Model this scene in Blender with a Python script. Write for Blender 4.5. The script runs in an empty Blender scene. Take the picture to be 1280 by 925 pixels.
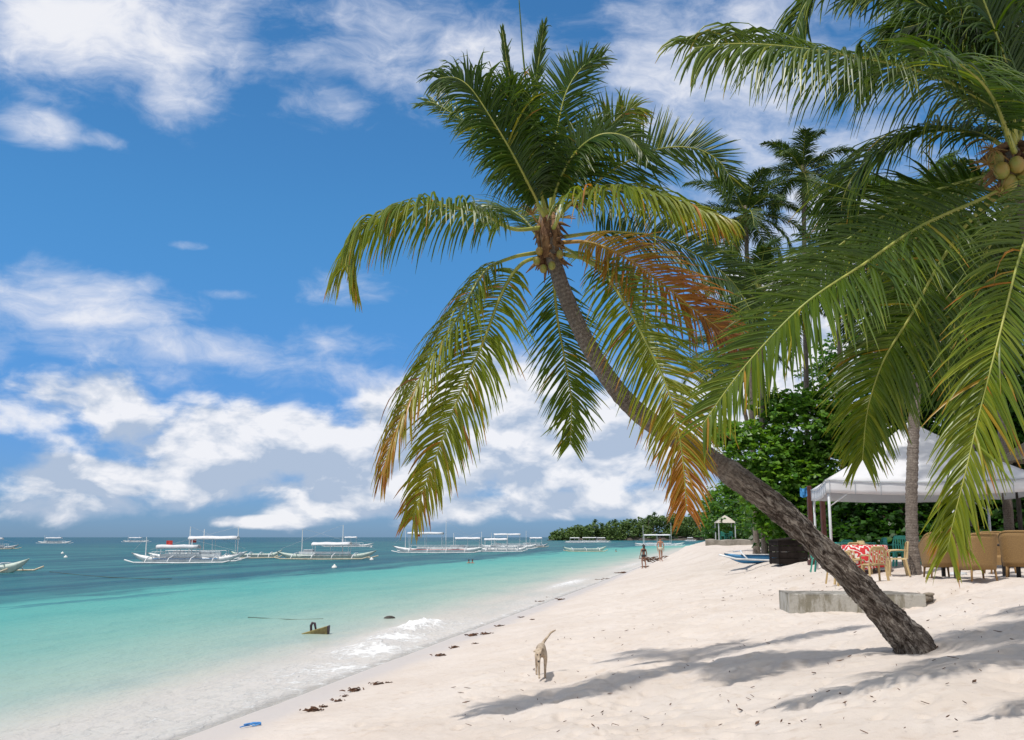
import bpy, math, random
import numpy as np
from mathutils import Vector, Matrix, noise
R = math.radians
S = bpy.context.scene
col = S.collection

# ------------------------------------------------------------------ camera
CZ = 2.9; FPX = 1230.0; TILT = math.atan(209.0/FPX)
cd = bpy.data.cameras.new('camera'); cam = bpy.data.objects.new('camera', cd); col.objects.link(cam)
cd.sensor_width = 36; cd.lens = 36*FPX/1280; cd.clip_start = 0.1; cd.clip_end = 30000
cam.location = (0, 0, CZ); cam.rotation_euler = (math.pi/2+TILT, 0, 0)
S.camera = cam
S.render.resolution_x = 1024; S.render.resolution_y = 740

# ------------------------------------------------------------------ sun, exposure
SUN_EL = R(66); SD = Vector((0.75*math.cos(SUN_EL), 0.66*math.cos(SUN_EL), -math.sin(SUN_EL))).normalized()
ld = bpy.data.lights.new('sun', 'SUN'); ld.energy = 3.65; ld.angle = R(1.3); ld.color = (1, .955, .88)
so = bpy.data.objects.new('sun', ld); col.objects.link(so); so.rotation_euler = SD.to_track_quat('-Z', 'Y').to_euler()
so.location = (0, 0, 60)
S.view_settings.view_transform = 'Standard'; S.view_settings.look = 'None'
S.view_settings.exposure = 0.0; S.view_settings.gamma = 1
S.view_settings.use_curve_mapping = False

# ------------------------------------------------------------------ node helper
class NT:
    def __init__(s, tree): s.t = tree; s.n = tree.nodes; s.l = tree.links
    def new(s, typ, **kw):
        n = s.n.new(typ)
        for k, v in kw.items(): setattr(n, k, v)
        return n
    def put(s, sock, v):
        if isinstance(v, bpy.types.NodeSocket): s.l.new(v, sock)
        elif v is not None:
            if isinstance(v, (tuple, list)) and sock.type == 'RGBA' and len(v) == 3: v = (*v, 1)
            sock.default_value = v
    def math(s, op, a, b=None, c=None, clamp=False):
        n = s.new('ShaderNodeMath', operation=op, use_clamp=clamp)
        s.put(n.inputs[0], a); s.put(n.inputs[1], b)
        if c is not None: s.put(n.inputs[2], c)
        return n.outputs[0]
    def vmath(s, op, a, b=None):
        n = s.new('ShaderNodeVectorMath', operation=op)
        s.put(n.inputs[0], a); s.put(n.inputs[1], b)
        return n.outputs['Value'] if op in ('LENGTH', 'DOT_PRODUCT') else n.outputs[0]
    def noise(s, vec, scale, detail=4, rough=.55, dist=0.0, lac=2.0):
        n = s.new('ShaderNodeTexNoise'); s.put(n.inputs['Vector'], vec)
        n.inputs['Scale'].default_value = scale; n.inputs['Detail'].default_value = detail
        n.inputs['Roughness'].default_value = rough; n.inputs['Distortion'].default_value = dist
        n.inputs['Lacunarity'].default_value = lac
        return n.outputs['Fac']
    def mr(s, v, a, b, c=0.0, d=1.0, smooth=True):
        n = s.new('ShaderNodeMapRange', interpolation_type='SMOOTHSTEP' if smooth else 'LINEAR')
        s.put(n.inputs[0], v); s.put(n.inputs[1], a); s.put(n.inputs[2], b); s.put(n.inputs[3], c); s.put(n.inputs[4], d)
        return n.outputs[0]
    def mix(s, f, a, b, mode='MIX'):
        n = s.new('ShaderNodeMix', data_type='RGBA', blend_type=mode)
        s.put(n.inputs[0], f); s.put(n.inputs[6], a); s.put(n.inputs[7], b)
        return n.outputs[2]
    def ramp(s, f, stops):
        n = s.new('ShaderNodeValToRGB'); cr = n.color_ramp
        while len(cr.elements) < len(stops): cr.elements.new(.5)
        for e, (p, c) in zip(cr.elements, stops): e.position = p; e.color = (*c, 1)
        s.put(n.inputs[0], f); return n.outputs[0]
    def attr(s, name): return s.new('ShaderNodeAttribute', attribute_name=name).outputs['Fac']
    def map(s, vec, scale=(1, 1, 1), loc=(0, 0, 0)):
        n = s.new('ShaderNodeMapping'); s.put(n.inputs['Vector'], vec)
        n.inputs['Scale'].default_value = scale; n.inputs['Location'].default_value = loc
        return n.outputs[0]

# ------------------------------------------------------------------ world: sky and clouds at infinity
W = bpy.data.worlds.new('World'); S.world = W; W.use_nodes = True
w = NT(W.node_tree); w.n.clear()
sky = w.new('ShaderNodeTexSky', sky_type='NISHITA'); sky.sun_disc = False
sky.sun_elevation = SUN_EL; sky.sun_rotation = math.atan2(-SD.x, -SD.y)
sky.air_density = 1.0; sky.dust_density = 0.3; sky.ozone_density = 2.2
WS = 0.10
gen = w.new('ShaderNodeTexCoord').outputs['Generated']
sep = w.new('ShaderNodeSeparateXYZ'); w.l.new(gen, sep.inputs[0])
X, Y, Z = sep.outputs
az = w.math('ARCTAN2', X, Y); el = w.math('ARCSINE', Z)
cb = w.new('ShaderNodeCombineXYZ'); w.put(cb.inputs[0], az); w.put(cb.inputs[1], el); P = cb.outputs[0]
def blob(px, py, rx, ry, soft=1.0):
    a = math.atan((px-640)/1250.0); e = math.atan((671.5-py)/1270.0)
    q = w.vmath('SUBTRACT', P, (a, e, 0)); q = w.vmath('MULTIPLY', q, (1250/rx, 1270/ry, 0))
    return w.mr(w.vmath('LENGTH', q), 1.25, 0.0, 0.0, soft)
def addall(L):
    r = L[0]
    for q in L[1:]: r = w.math('MAXIMUM', r, q)
    return r
# sun-lit heaped clouds in the bank above the horizon
cum_cov = addall([blob(70, 515, 210, 62, .93), blob(300, 560, 360, 110, 1.0), blob(600, 550, 400, 140, 1.12), blob(590, 505, 170, 110, 1.15), blob(760, 560, 260, 120, 1.05), blob(120, 597, 190, 45, 1.0),
    blob(700, 632, 330, 40, 1.05), blob(840, 622, 170, 42, 1.05), blob(320, 652, 130, 16, .85), blob(950, 520, 220, 150, 1.05), blob(420, 610, 420, 70, .80),
    blob(1150, 420, 330, 240, 1.0), blob(130, 635, 330, 40, .55)])
cp = w.map(P, (1, 1.7, 1))
wr = w.new('ShaderNodeTexNoise'); w.put(wr.inputs['Vector'], cp); wr.inputs['Scale'].default_value = 9; wr.inputs['Detail'].default_value = 3
warp = w.vmath('MULTIPLY', w.vmath('SUBTRACT', wr.outputs['Color'], (.5, .5, .5)), (.05, .05, 0))
cpw = w.vmath('ADD', cp, warp)
n0 = w.noise(cpw, 11, 10, .55)
n1 = w.noise(w.vmath('ADD', cpw, (-.005, .026, 0)), 11, 5, .5)
nb = w.noise(cpw, 5.5, 2, .5)
cd0 = w.math('ADD', cum_cov, w.math('MULTIPLY', w.math('SUBTRACT', n0, .5), 1.5))
cd0 = w.math('ADD', cd0, w.math('MULTIPLY', w.math('SUBTRACT', nb, .5), .9))
cum = w.mr(cd0, .42, .78)
# high soft clouds
wis_cov = addall([blob(80, 35, 290, 130, 1.32), blob(175, 85, 130, 95, 1.12), blob(390, 95, 130, 60, .95), blob(560, 15, 420, 110, .98), blob(900, 60, 420, 190, 1.0),
    blob(1020, 220, 360, 240, .85), blob(5, 185, 90, 50, .95), blob(90, 183, 60, 22, .8), blob(40, 395, 280, 70, .98), blob(200, 440, 330, 55, .92), blob(275, 367, 70, 15, .8),
    blob(430, 345, 150, 40, .66), blob(215, 307, 60, 13, .72), blob(430, 425, 260, 45, .72), blob(640, 450, 260, 70, .8), blob(380, 470, 700, 80, .72)])
wp = w.vmath('ADD', w.map(P, (1, 2.0, 1), (3, 1, 0)), w.vmath('MULTIPLY', warp, (2.0, 2.0, 0)))
wn = w.noise(wp, 9, 12, .62)
wd = w.math('ADD', wis_cov, w.math('MULTIPLY', w.math('SUBTRACT', wn, .5), 1.9))
wis = w.mr(wd, .42, 1.30, 0, .92)
skyc = w.mix(1.0, sky.outputs[0], (.46, 1.03, 1.37), 'MULTIPLY')
skyc = w.mix(w.mr(el, 0.0, .34), w.mix(1.0, skyc, (.72, .56, .83), 'MULTIPLY'), skyc)
K = 1/WS
cwhite = tuple(K*c for c in (.93, .93, .96)); cgrey = tuple(K*c for c in (.40, .50, .66)); wcol = tuple(K*c for c in (.74, .78, .90))
lit = w.math('ADD', w.math('MULTIPLY', w.math('SUBTRACT', n0, n1), 6.5), .50)
low = w.math('MULTIPLY', w.mr(el, .100, .050), w.math('SUBTRACT', 1, w.math('MULTIPLY', blob(740, 632, 260, 60, 1.3), .9, clamp=True)))
lit = w.math('ADD', lit, w.math('MULTIPLY', w.mr(el, .05, .16), .28))
lit = w.math('SUBTRACT', lit, w.math('MULTIPLY', low, .36))
lit = w.math('ADD', lit, w.math('MULTIPLY', w.math('SUBTRACT', w.noise(cpw, 26, 6, .6), .5), .9))
lit = w.math('MAXIMUM', w.math('MINIMUM', lit, 1.0), .10)
cumcol = w.mix(lit, cgrey, cwhite)
thick = w.mr(wd, .8, 1.4)
c1 = w.mix(wis, skyc, w.mix(thick, wcol, cwhite))
c2 = w.mix(w.math('MULTIPLY', cum, .93), c1, cumcol)
# unseen broken cloud added overhead and behind, to fill shadows with neutral light
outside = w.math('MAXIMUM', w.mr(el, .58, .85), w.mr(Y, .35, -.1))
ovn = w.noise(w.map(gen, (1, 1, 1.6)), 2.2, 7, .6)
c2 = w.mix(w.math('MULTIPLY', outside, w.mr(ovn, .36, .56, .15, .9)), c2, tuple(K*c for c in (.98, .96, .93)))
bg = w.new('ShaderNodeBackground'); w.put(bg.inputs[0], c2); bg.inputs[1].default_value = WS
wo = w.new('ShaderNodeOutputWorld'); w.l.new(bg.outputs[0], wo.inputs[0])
W.cycles.sampling_method = 'MANUAL'; W.cycles.sample_map_resolution = 512

# ------------------------------------------------------------------ projection helpers (where on the place a thing seen in the photo stands)
ct, st = math.cos(TILT), math.sin(TILT)
def ray(px, py):
    v = -(py-462.5); return Vector((px-640, FPX*ct - v*st, FPX*st + v*ct))
def at(px, py, depth):
    r = ray(px, py); return Vector((0, 0, CZ)) + r*(depth/r.y)
def sea(px, py):
    r = ray(px, py); return Vector((0, 0, CZ)) + r*(-CZ/r.z)
def lerp_tab(x, tab):
    if x <= tab[0][0]: return tab[0][1]
    for (a, fa), (b, fb) in zip(tab, tab[1:]):
        if x <= b: return fa + (fb-fa)*(x-a)/(b-a)
    return tab[-1][1]
SHORE = [(-9000, -1900), (-200, -50), (264, 47.4), (400, 95), (700, 190), (1000, 330), (9000, 2500)]
PROF = [(-400, -14), (-60, -4), (-25, -1.9), (-6, -.6), (0, 0), (5, .62), (9.2, 1.27), (11.2, 1.55), (13.0, 1.93), (16, 2.08), (40, 2.15), (300, 2.4), (3000, 9)]
def shore_d(x, y): return (x - lerp_tab(y, SHORE))*.979
def base_h(x, y):
    d = shore_d(x, y)
    if d > 0: d *= lerp_tab(y, [(20, 1), (27, 1.12), (40, 1.2), (60, 1.7), (77, 2.6), (100, 3.1), (200, 3.2)])
    return lerp_tab(d, PROF)
def height(x, y, fine=True):
    h = base_h(x, y); d = shore_d(x, y)
    k = min(1, max(0, (d-1.0)/3))
    r2 = math.hypot(x, y)
    h -= .36*math.exp(-((x-8.4)/1.5)**2-((y-20.75)/.8)**2)
    h += k*.11*noise.noise(Vector((x*.33, y*.28, 3.1))) + k*.06*noise.noise(Vector((x*.9, y*.7, 7)))
    if fine and r2 < 90 and k > 0:
        n = noise.noise(Vector((x*2.3, y*2.0, 1.7)))
        h += k*.040*n
        m = noise.noise(Vector((x*4.1, y*3.6, 9.2)))
        h -= k*.075*max(0, m-.12)*2*min(1, max(.25, noise.noise(Vector((x*.35, y*.3, 20)))+.65))
        h += k*.010*noise.noise(Vector((x*9, y*8, 4)))
    return h
def G(px, py):
    r = ray(px, py); lo = None; t = 5.0; c = Vector((0, 0, CZ)); r = r/r.y
    while t < 2000:
        p = c + r*t
        if p.z <= height(p.x, p.y, False):
            a, b = t/1.01, t
            for _ in range(18):
                m = (a+b)/2; p = c+r*m
                if p.z <= height(p.x, p.y, False): b = m
                else: a = m
            p = c+r*b; p.z = height(p.x, p.y, False); return p
        t *= 1.01
    return c + r*200

# ------------------------------------------------------------------ materials
def M(name, c1, c2=None, scale=6, rough=.6, bump=0.0, bscale=30, spec=.4, metal=0, detail=5, transl=0, stretch=(1, 1, 1), contrast=(.35, .65)):
    m = bpy.data.materials.new(name); m.use_nodes = True; t = NT(m.node_tree); t.n.clear()
    o = t.new('ShaderNodeOutputMaterial'); b = t.new('ShaderNodeBsdfPrincipled')
    tc = t.new('ShaderNodeTexCoord').outputs['Object']; tc = t.map(tc, stretch)
    c2 = c2 or tuple(x*.75 for x in c1)
    f = t.mr(t.noise(tc, scale, detail, .6), *contrast)
    t.put(b.inputs['Base Color'], t.mix(f, c1, c2))
    b.inputs['Roughness'].default_value = rough; b.inputs['Specular IOR Level'].default_value = spec; b.inputs['Metallic'].default_value = metal
    if bump:
        bn = t.new('ShaderNodeBump'); bn.inputs['Strength'].default_value = min(1, bump); bn.inputs['Distance'].default_value = .02
        t.put(bn.inputs['Height'], t.noise(tc, bscale, 6, .65)); t.l.new(bn.outputs[0], b.inputs['Normal'])
    sh = b.outputs[0]
    if transl:
        tr = t.new('ShaderNodeBsdfTranslucent'); t.put(tr.inputs[0], c1)
        mx = t.new('ShaderNodeMixShader'); mx.inputs[0].default_value = transl
        t.l.new(sh, mx.inputs[1]); t.l.new(tr.outputs[0], mx.inputs[2]); sh = mx.outputs[0]
    t.l.new(sh, o.inputs[0]); return m

def leaf_material(name, stops, rough=.42, transl=.3, spec=.45, attr='age'):
    m = bpy.data.materials.new(name); m.use_nodes = True; t = NT(m.node_tree); t.n.clear()
    o = t.new('ShaderNodeOutputMaterial'); b = t.new('ShaderNodeBsdfPrincipled')
    c = t.ramp(t.attr(attr), stops)
    tc = t.new('ShaderNodeTexCoord').outputs['Object']
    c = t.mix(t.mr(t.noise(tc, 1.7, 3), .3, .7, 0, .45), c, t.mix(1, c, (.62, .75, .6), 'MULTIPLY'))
    t.put(b.inputs['Base Color'], c); b.inputs['Roughness'].default_value = rough; b.inputs['Specular IOR Level'].default_value = spec
    tr = t.new('ShaderNodeBsdfTranslucent'); t.put(tr.inputs[0], t.mix(1, c, (1.7, 1.6, .5), 'MULTIPLY'))
    mx = t.new('ShaderNodeMixShader'); mx.inputs[0].default_value = transl
    t.l.new(b.outputs[0], mx.inputs[1]); t.l.new(tr.outputs[0], mx.inputs[2]); t.l.new(mx.outputs[0], o.inputs[0])
    return m
PALM = leaf_material('palm_leaf', [(0, (.040, .082, .012)), (.25, (.10, .155, .014)), (.5, (.25, .27, .022)), (.72, (.42, .17, .03)), (1, (.24, .10, .055))], .36, .36, .42)
PALM_FAR = leaf_material('palm_leaf_far', [(0, (.040, .078, .017)), (.25, (.09, .14, .018)), (.5, (.16, .18, .02)), (.72, (.30, .13, .03)), (1, (.18, .08, .045))], .5, .26, .28)
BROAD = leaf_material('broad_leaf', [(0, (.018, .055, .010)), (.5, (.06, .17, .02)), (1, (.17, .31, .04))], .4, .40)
WOODS = leaf_material('far_leaf', [(0, (.03, .065, .022)), (.5, (.07, .13, .035)), (1, (.13, .20, .05))], .6, .2)
MIDRIB = M('midrib', (.36, .36, .08), (.22, .26, .05), 3, .45)
MIDRIB_O = M('midrib_orange', (.5, .34, .08), (.36, .2, .05), 3, .45)
SHEATH = M('palm_sheath', (.26, .15, .07), (.12, .06, .03), 8, .8, .8, 30)
STALK = M('flower_stalk', (.36, .24, .07), (.22, .12, .04), 8, .6)
COCO = M('coconut_husk', (.22, .24, .05), (.30, .20, .05), 5, .45, .2, 20)

def trunk_material(name, rough_top):
    m = bpy.data.materials.new(name); m.use_nodes = True; t = NT(m.node_tree); t.n.clear()
    o = t.new('ShaderNodeOutputMaterial'); b = t.new('ShaderNodeBsdfPrincipled')
    tc = t.new('ShaderNodeTexCoord').outputs['Object']
    al = t.attr('along'); er = t.attr('eroded')
    cmb = t.new('ShaderNodeCombineXYZ'); t.put(cmb.inputs[0], t.attr('ca')); t.put(cmb.inputs[1], t.attr('sa')); t.put(cmb.inputs[2], al); q_ = cmb.outputs[0]
    n1 = t.noise(t.map(q_, (1, 1, 1.5)), 3.2, 9, .72, .8); n2 = t.noise(tc, 34, 5, .7)
    hs = t.noise(t.map(q_, (.7, .7, 9)), 2.2, 7, .7, .5); n3 = t.noise(tc, 2.2, 3)
    ring = t.math('SINE', t.math('ADD', t.math('MULTIPLY', al, 96), t.math('MULTIPLY', n1, 14)))
    grey = t.ramp(t.math('ADD', t.math('ADD', t.math('MULTIPLY', n2, .35), t.math('MULTIPLY', hs, .30)), t.math('MULTIPLY', ring, .03)), [(.20, (.10, .08, .068)), (.33, (.24, .20, .17)), (.45, (.42, .37, .325))])
    brown = t.ramp(n1, [(.40, (.028, .019, .014)), (.475, (.125, .10, .083)), (.54, (.26, .215, .18)), (.60, (.50, .44, .375))])
    vr = t.new('ShaderNodeTexVoronoi'); t.put(vr.inputs['Vector'], t.map(q_, (1, 1, 2.2))); vr.inputs['Scale'].default_value = 7
    pit = t.mr(t.math('ADD', vr.outputs['Distance'], t.math('MULTIPLY', t.math('SUBTRACT', n2, .5), .5)), .30, .12)
    brown = t.mix(t.mr(n2, .58, .70), brown, (.44, .37, .30))
    brown = t.mix(t.math('MULTIPLY', pit, .85), brown, (.03, .022, .018))
    c = t.mix(t.math('MULTIPLY', er, 1.0, clamp=True), grey, brown)
    c = t.mix(t.mr(n3, .35, .7, 0, .35), c, (.10, .075, .06))
    t.put(b.inputs['Base Color'], c); b.inputs['Roughness'].default_value = .9; b.inputs['Specular IOR Level'].default_value = .15
    bn = t.new('ShaderNodeBump'); bn.inputs['Strength'].default_value = .9; bn.inputs['Distance'].default_value = .03
    t.put(bn.inputs['Height'], t.math('ADD', t.math('ADD', n2, t.math('MULTIPLY', t.math('SUBTRACT', n1, .5), 2.2)), t.math('MULTIPLY', hs, .8))); t.l.new(bn.outputs[0], b.inputs['Normal'])
    t.l.new(b.outputs[0], o.inputs[0]); return m
TRUNK = trunk_material('palm_trunk', 0)
BARK = M('bark', (.16, .12, .09), (.07, .05, .035), 6, .9, .8, 20)

# ------------------------------------------------------------------ mesh builder
class MB:
    def __init__(s): s.v = []; s.f = []; s.a = {}
    def add(s, vs, fs, **at):
        o = len(s.v); s.v.extend([tuple(p) for p in vs]); s.f.extend([tuple(i+o for i in f) for f in fs])
        for k, vals in at.items():
            s.a.setdefault(k, [0.0]*o)
            while len(s.a[k]) < o: s.a[k].append(0.0)
            s.a[k].extend(vals if hasattr(vals, '__len__') else [vals]*len(vs))
        return s
    def box(s, c, d, rot=None, bev=0.0, taper=1.0):
        x, y, z = d[0]/2, d[1]/2, d[2]/2; vs = []; b = min(bev, x*.9, y*.9)
        if b > 0:
            for zz, k in ((-z, 1), (z-b, 1), (z, 1)):
                ins = b if zz == z else 0
                X_, Y_ = x-ins, y-ins
                for (i, j) in ((-1, -1), (1, -1), (1, 1), (-1, 1)):
                    if i*j > 0: vs += [(i*X_, j*(Y_-b), zz), (i*(X_-b), j*Y_, zz)] if i < 0 and j < 0 else [(i*X_, j*(Y_-b), zz), (i*(X_-b), j*Y_, zz)]
                    else: vs += [(i*(X_-b), j*Y_, zz), (i*X_, j*(Y_-b), zz)]
            # order round each ring by angle
            out = []
            for r in range(3):
                ring = sorted(vs[r*8:(r+1)*8], key=lambda q: math.atan2(q[1]/Y_, q[0]/X_)); out += ring
            vs = out; fs = [tuple(range(7, -1, -1)), tuple(range(16, 24))]
            for r in range(2):
                for i in range(8): fs.append((r*8+i, r*8+(i+1) % 8, (r+1)*8+(i+1) % 8, (r+1)*8+i))
        else:
            vs = [(-x, -y, -z), (x, -y, -z), (x, y, -z), (-x, y, -z), (-x*taper, -y*taper, z), (x*taper, -y*taper, z), (x*taper, y*taper, z), (-x*taper, y*taper, z)]
            fs = [(3, 2, 1, 0), (4, 5, 6, 7), (0, 1, 5, 4), (1, 2, 6, 5), (2, 3, 7, 6), (3, 0, 4, 7)]
        m = rot if rot is not None else Matrix.Identity(3)
        if isinstance(rot, (int, float)): m = Matrix.Rotation(rot, 3, 'Z')
        return s.add([m @ Vector(v) + Vector(c) for v in vs], fs)
    def bar(s, a, b, wd, th):
        a, b = Vector(a), Vector(b); t = (b-a); L = t.length
        q = t.to_track_quat('X', 'Z').to_matrix()
        return s.box((a+b)/2, (L, wd, th), q)
    def tube(s, pts, rad, n=8, cap=True, **attrs):
        pts = [Vector(p) for p in pts]; k = len(pts)
        if not hasattr(rad, '__len__'): rad = [rad]*k
        t0 = (pts[1]-pts[0]).normalized(); ref = Vector((0, 0, 1)) if abs(t0.z) < .9 else Vector((1, 0, 0))
        u = t0.cross(ref).normalized(); vs = []
        for i in range(k):
            t = (pts[min(k-1, i+1)]-pts[max(0, i-1)]).normalized()
            u = (u - t*u.dot(t)).normalized(); v = t.cross(u)
            for j in range(n):
                a = 2*math.pi*j/n; vs.append(pts[i] + (u*math.cos(a)+v*math.sin(a))*rad[i])
        fs = []
        for i in range(k-1):
            for j in range(n): fs.append((i*n+j, i*n+(j+1) % n, (i+1)*n+(j+1) % n, (i+1)*n+j))
        if cap: fs += [tuple(range(n-1, -1, -1)), tuple((k-1)*n+j for j in range(n))]
        return s.add(vs, fs, **attrs)
    def lathe(s, prof, c=(0, 0, 0), n=20):
        c = Vector(c); vs = []; k = len(prof)
        for (r, z) in prof:
            for j in range(n): a = 2*math.pi*j/n; vs.append(c+Vector((r*math.cos(a), r*math.sin(a), z)))
        fs = [(i*n+j, i*n+(j+1) % n, (i+1)*n+(j+1) % n, (i+1)*n+j) for i in range(k-1) for j in range(n)]
        fs += [tuple(range(n-1, -1, -1)), tuple((k-1)*n+j for j in range(n))]
        return s.add(vs, fs)
    def blob(s, c, r, n=10, jit=.0, seed=0, sc=(1, 1, 1)):
        rnd = random.Random(seed); c = Vector(c); vs = [c+Vector((0, 0, -r*sc[2]))]; rows = max(4, n//2)
        for i in range(1, rows):
            ph = -math.pi/2+math.pi*i/rows
            for j in range(n):
                a = 2*math.pi*j/n; k = r*(1+rnd.uniform(-jit, jit))
                vs.append(c+Vector((math.cos(ph)*math.cos(a)*k*sc[0], math.cos(ph)*math.sin(a)*k*sc[1], math.sin(ph)*k*sc[2])))
        vs.append(c+Vector((0, 0, r*sc[2]))); T = len(vs)-1; fs = []
        for j in range(n):
            fs.append((0, 1+(j+1) % n, 1+j)); fs.append((T, T-n+j, T-n+(j+1) % n))
        for i in range(rows-2):
            for j in range(n): fs.append((1+i*n+j, 1+i*n+(j+1) % n, 1+(i+1)*n+(j+1) % n, 1+(i+1)*n+j))
        return s.add(vs, fs)
    def surf(s, rows, closed=False):
        n = len(rows[0]); vs = [p for r in rows for p in r]; fs = []
        for i in range(len(rows)-1):
            for j in range(n if closed else n-1): fs.append((i*n+j, i*n+(j+1) % n, (i+1)*n+(j+1) % n, (i+1)*n+j))
        return s.add(vs, fs)
    def build(s, name, mat, parent=None, smooth=False, thick=0):
        me = bpy.data.meshes.new(name); me.from_pydata(s.v, [], s.f); me.update()
        for k, vals in s.a.items():
            vals = list(vals)+[0.0]*(len(s.v)-len(vals))
            me.attributes.new(k, 'FLOAT', 'POINT').data.foreach_set('value', vals)
        me.materials.append(mat)
        if smooth: me.polygons.foreach_set('use_smooth', [True]*len(me.polygons))
        o = bpy.data.objects.new(name, me); col.objects.link(o)
        if parent is not None: o.parent = parent
        if thick:
            q = o.modifiers.new('thick', 'SOLIDIFY'); q.thickness = thick; q.offset = 0
        return o
def np_mesh(name, V, F, mat, parent=None, smooth=True, **attrs):
    me = bpy.data.meshes.new(name); nv, nf = len(V), len(F); k = F.shape[1]
    me.vertices.add(nv); me.vertices.foreach_set('co', V.astype(np.float32).ravel())
    me.loops.add(nf*k); me.loops.foreach_set('vertex_index', F.astype(np.int32).ravel())
    me.polygons.add(nf); me.polygons.foreach_set('loop_start', np.arange(0, nf*k, k, dtype=np.int32))
    me.polygons.foreach_set('loop_total', np.full(nf, k, dtype=np.int32))
    me.update(calc_edges=True)
    for a, vals in attrs.items(): me.attributes.new(a, 'FLOAT', 'POINT').data.foreach_set('value', np.asarray(vals, dtype=np.float32))
    me.materials.append(mat)
    if smooth: me.polygons.foreach_set('use_smooth', [True]*nf)
    me.validate()
    o = bpy.data.objects.new(name, me); col.objects.link(o)
    if parent is not None: o.parent = parent
    return o
def tag(o, label, cat, group=None, kind=None):
    o['label'] = label; o['category'] = cat
    if group: o['group'] = group
    if kind: o['kind'] = kind
    return o
def thing(name, label, cat, loc=(0, 0, 0), rz=0, group=None):
    o = bpy.data.objects.new(name, None); col.objects.link(o); o.location = loc; o.rotation_euler = (0, 0, rz)
    o.empty_display_size = .2
    return tag(o, label, cat, group)
def copy_tree(o, parent=None):
    c = o.copy(); col.objects.link(c); c.parent = parent
    for ch in list(o.children): copy_tree(ch, c)
    return c
def dup(o, label, loc, rz=0, scale=1):
    c = copy_tree(o); c['label'] = label; c.location = loc; c.rotation_euler = (0, 0, rz); c.scale = (scale,)*3
    return c
def smooth_path(pts, n):
    pts = [Vector(p) for p in pts]; P_ = [pts[0]*2-pts[1]] + pts + [pts[-1]*2-pts[-2]]; out = []
    seg = len(pts)-1
    for i in range(n):
        u = i/(n-1)*seg; k = min(seg-1, int(u)); t = u-k; a, b, c, d = P_[k:k+4]
        out.append(.5*((2*b)+(c-a)*t+(2*a-5*b+4*c-d)*t*t+(3*b-a-3*c+d)*t**3))
    L = [0]
    for a, b in zip(out, out[1:]): L.append(L[-1]+(b-a).length)
    res = []; j = 0
    for i in range(n):
        tgt = L[-1]*i/(n-1)
        while j < n-2 and L[j+1] < tgt: j += 1
        q = (tgt-L[j])/max(1e-9, L[j+1]-L[j]); res.append(out[j].lerp(out[j+1], min(1, q)))
    return res

# ------------------------------------------------------------------ ground sheet (beach, sea bed, land) in one piece
def sheet_grid(angs, rads):
    A, Rr = np.meshgrid(angs, rads); X_ = np.sin(A)*Rr; Y_ = np.cos(A)*Rr
    na, nr = len(angs), len(rads); i = np.arange(nr-1)[:, None]*na + np.arange(na-1)[None, :]
    F = np.stack([i, i+1, i+1+na, i+na], -1).reshape(-1, 4)[:, ::-1]
    return X_.ravel(), Y_.ravel(), F
angs = np.radians(np.concatenate([np.arange(-180, -40, 5), np.arange(-40, -32, 1), np.arange(-32, 32, .14), np.arange(32, 40, 1), np.arange(40, 180.1, 5)]))
rads = np.concatenate([[.05, 1, 2.5, 4, 5.5, 7, 8.5], np.geomspace(9.5, 60, 360), np.geomspace(61, 320, 110), np.geomspace(330, 12000, 50)])
gx, gy, gF = sheet_grid(angs, rads)
gz = np.array([height(x, y) for x, y in zip(gx, gy)])
gd = np.array([shore_d(x, y) for x, y in zip(gx, gy)])
rf = random.Random(12); prints = []
for k in range(16):                                   # walking trails
    x, y = rf.uniform(-1, 9), rf.uniform(9, 30); a = rf.gauss(1.35, .55)*rf.choice((1, -1)); 
    for q in range(rf.randint(8, 22)):
        x += math.cos(a)*.62; y += math.sin(a)*.62; a += rf.gauss(0, .06); o = .11*(-1)**q
        prints.append((x-math.sin(a)*o, y+math.cos(a)*o, a, rf.uniform(.8, 1.15)))
for k in range(420): prints.append((rf.uniform(-3, 13), rf.uniform(8.5, 34), rf.uniform(0, 6.28), rf.uniform(.6, 1.3)))
near = np.where((gy > 7) & (gy < 38) & (np.abs(gx) < 17))[0]; nx_, ny_ = gx[near], gy[near]; dz = np.zeros(len(near))
for (x, y, a, q) in prints:
    if shore_d(x, y) < 2.6: continue
    m_ = np.where((np.abs(nx_-x) < .4) & (np.abs(ny_-y) < .4))[0]
    if not len(m_): continue
    u = (nx_[m_]-x)*math.cos(a)+(ny_[m_]-y)*math.sin(a); v = -(nx_[m_]-x)*math.sin(a)+(ny_[m_]-y)*math.cos(a)
    r_ = np.sqrt((u/(.15*q))**2+(v/(.075*q))**2)
    dz[m_] += -.042*np.exp(-r_**2*1.1)+.016*np.exp(-((r_-1.35)/.35)**2)
gz[near] += dz
sm = bpy.data.materials.new('sand'); sm.use_nodes = True; t = NT(sm.node_tree); t.n.clear()
o_ = t.new('ShaderNodeOutputMaterial'); b_ = t.new('ShaderNodeBsdfPrincipled')
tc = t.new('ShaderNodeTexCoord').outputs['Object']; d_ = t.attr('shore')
n_big = t.noise(tc, .5, 5, .6); n_mid = t.noise(tc, 5, 7, .65); n_f = t.noise(tc, 60, 4, .7)
sc_ = t.mix(t.mr(n_big, .35, .7), (.585, .52, .47), (.53, .46, .405))
sc_ = t.mix(t.mr(n_mid, .52, .75, 0, .55), sc_, (.43, .34, .27))
sc_ = t.mix(t.mr(n_f, .62, .75, 0, .4), sc_, (.40, .33, .27))
speck = t.mr(t.noise(t.map(tc, (1, .6, 1)), 16, 3, .8), .69, .74, 0, .75)
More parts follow.
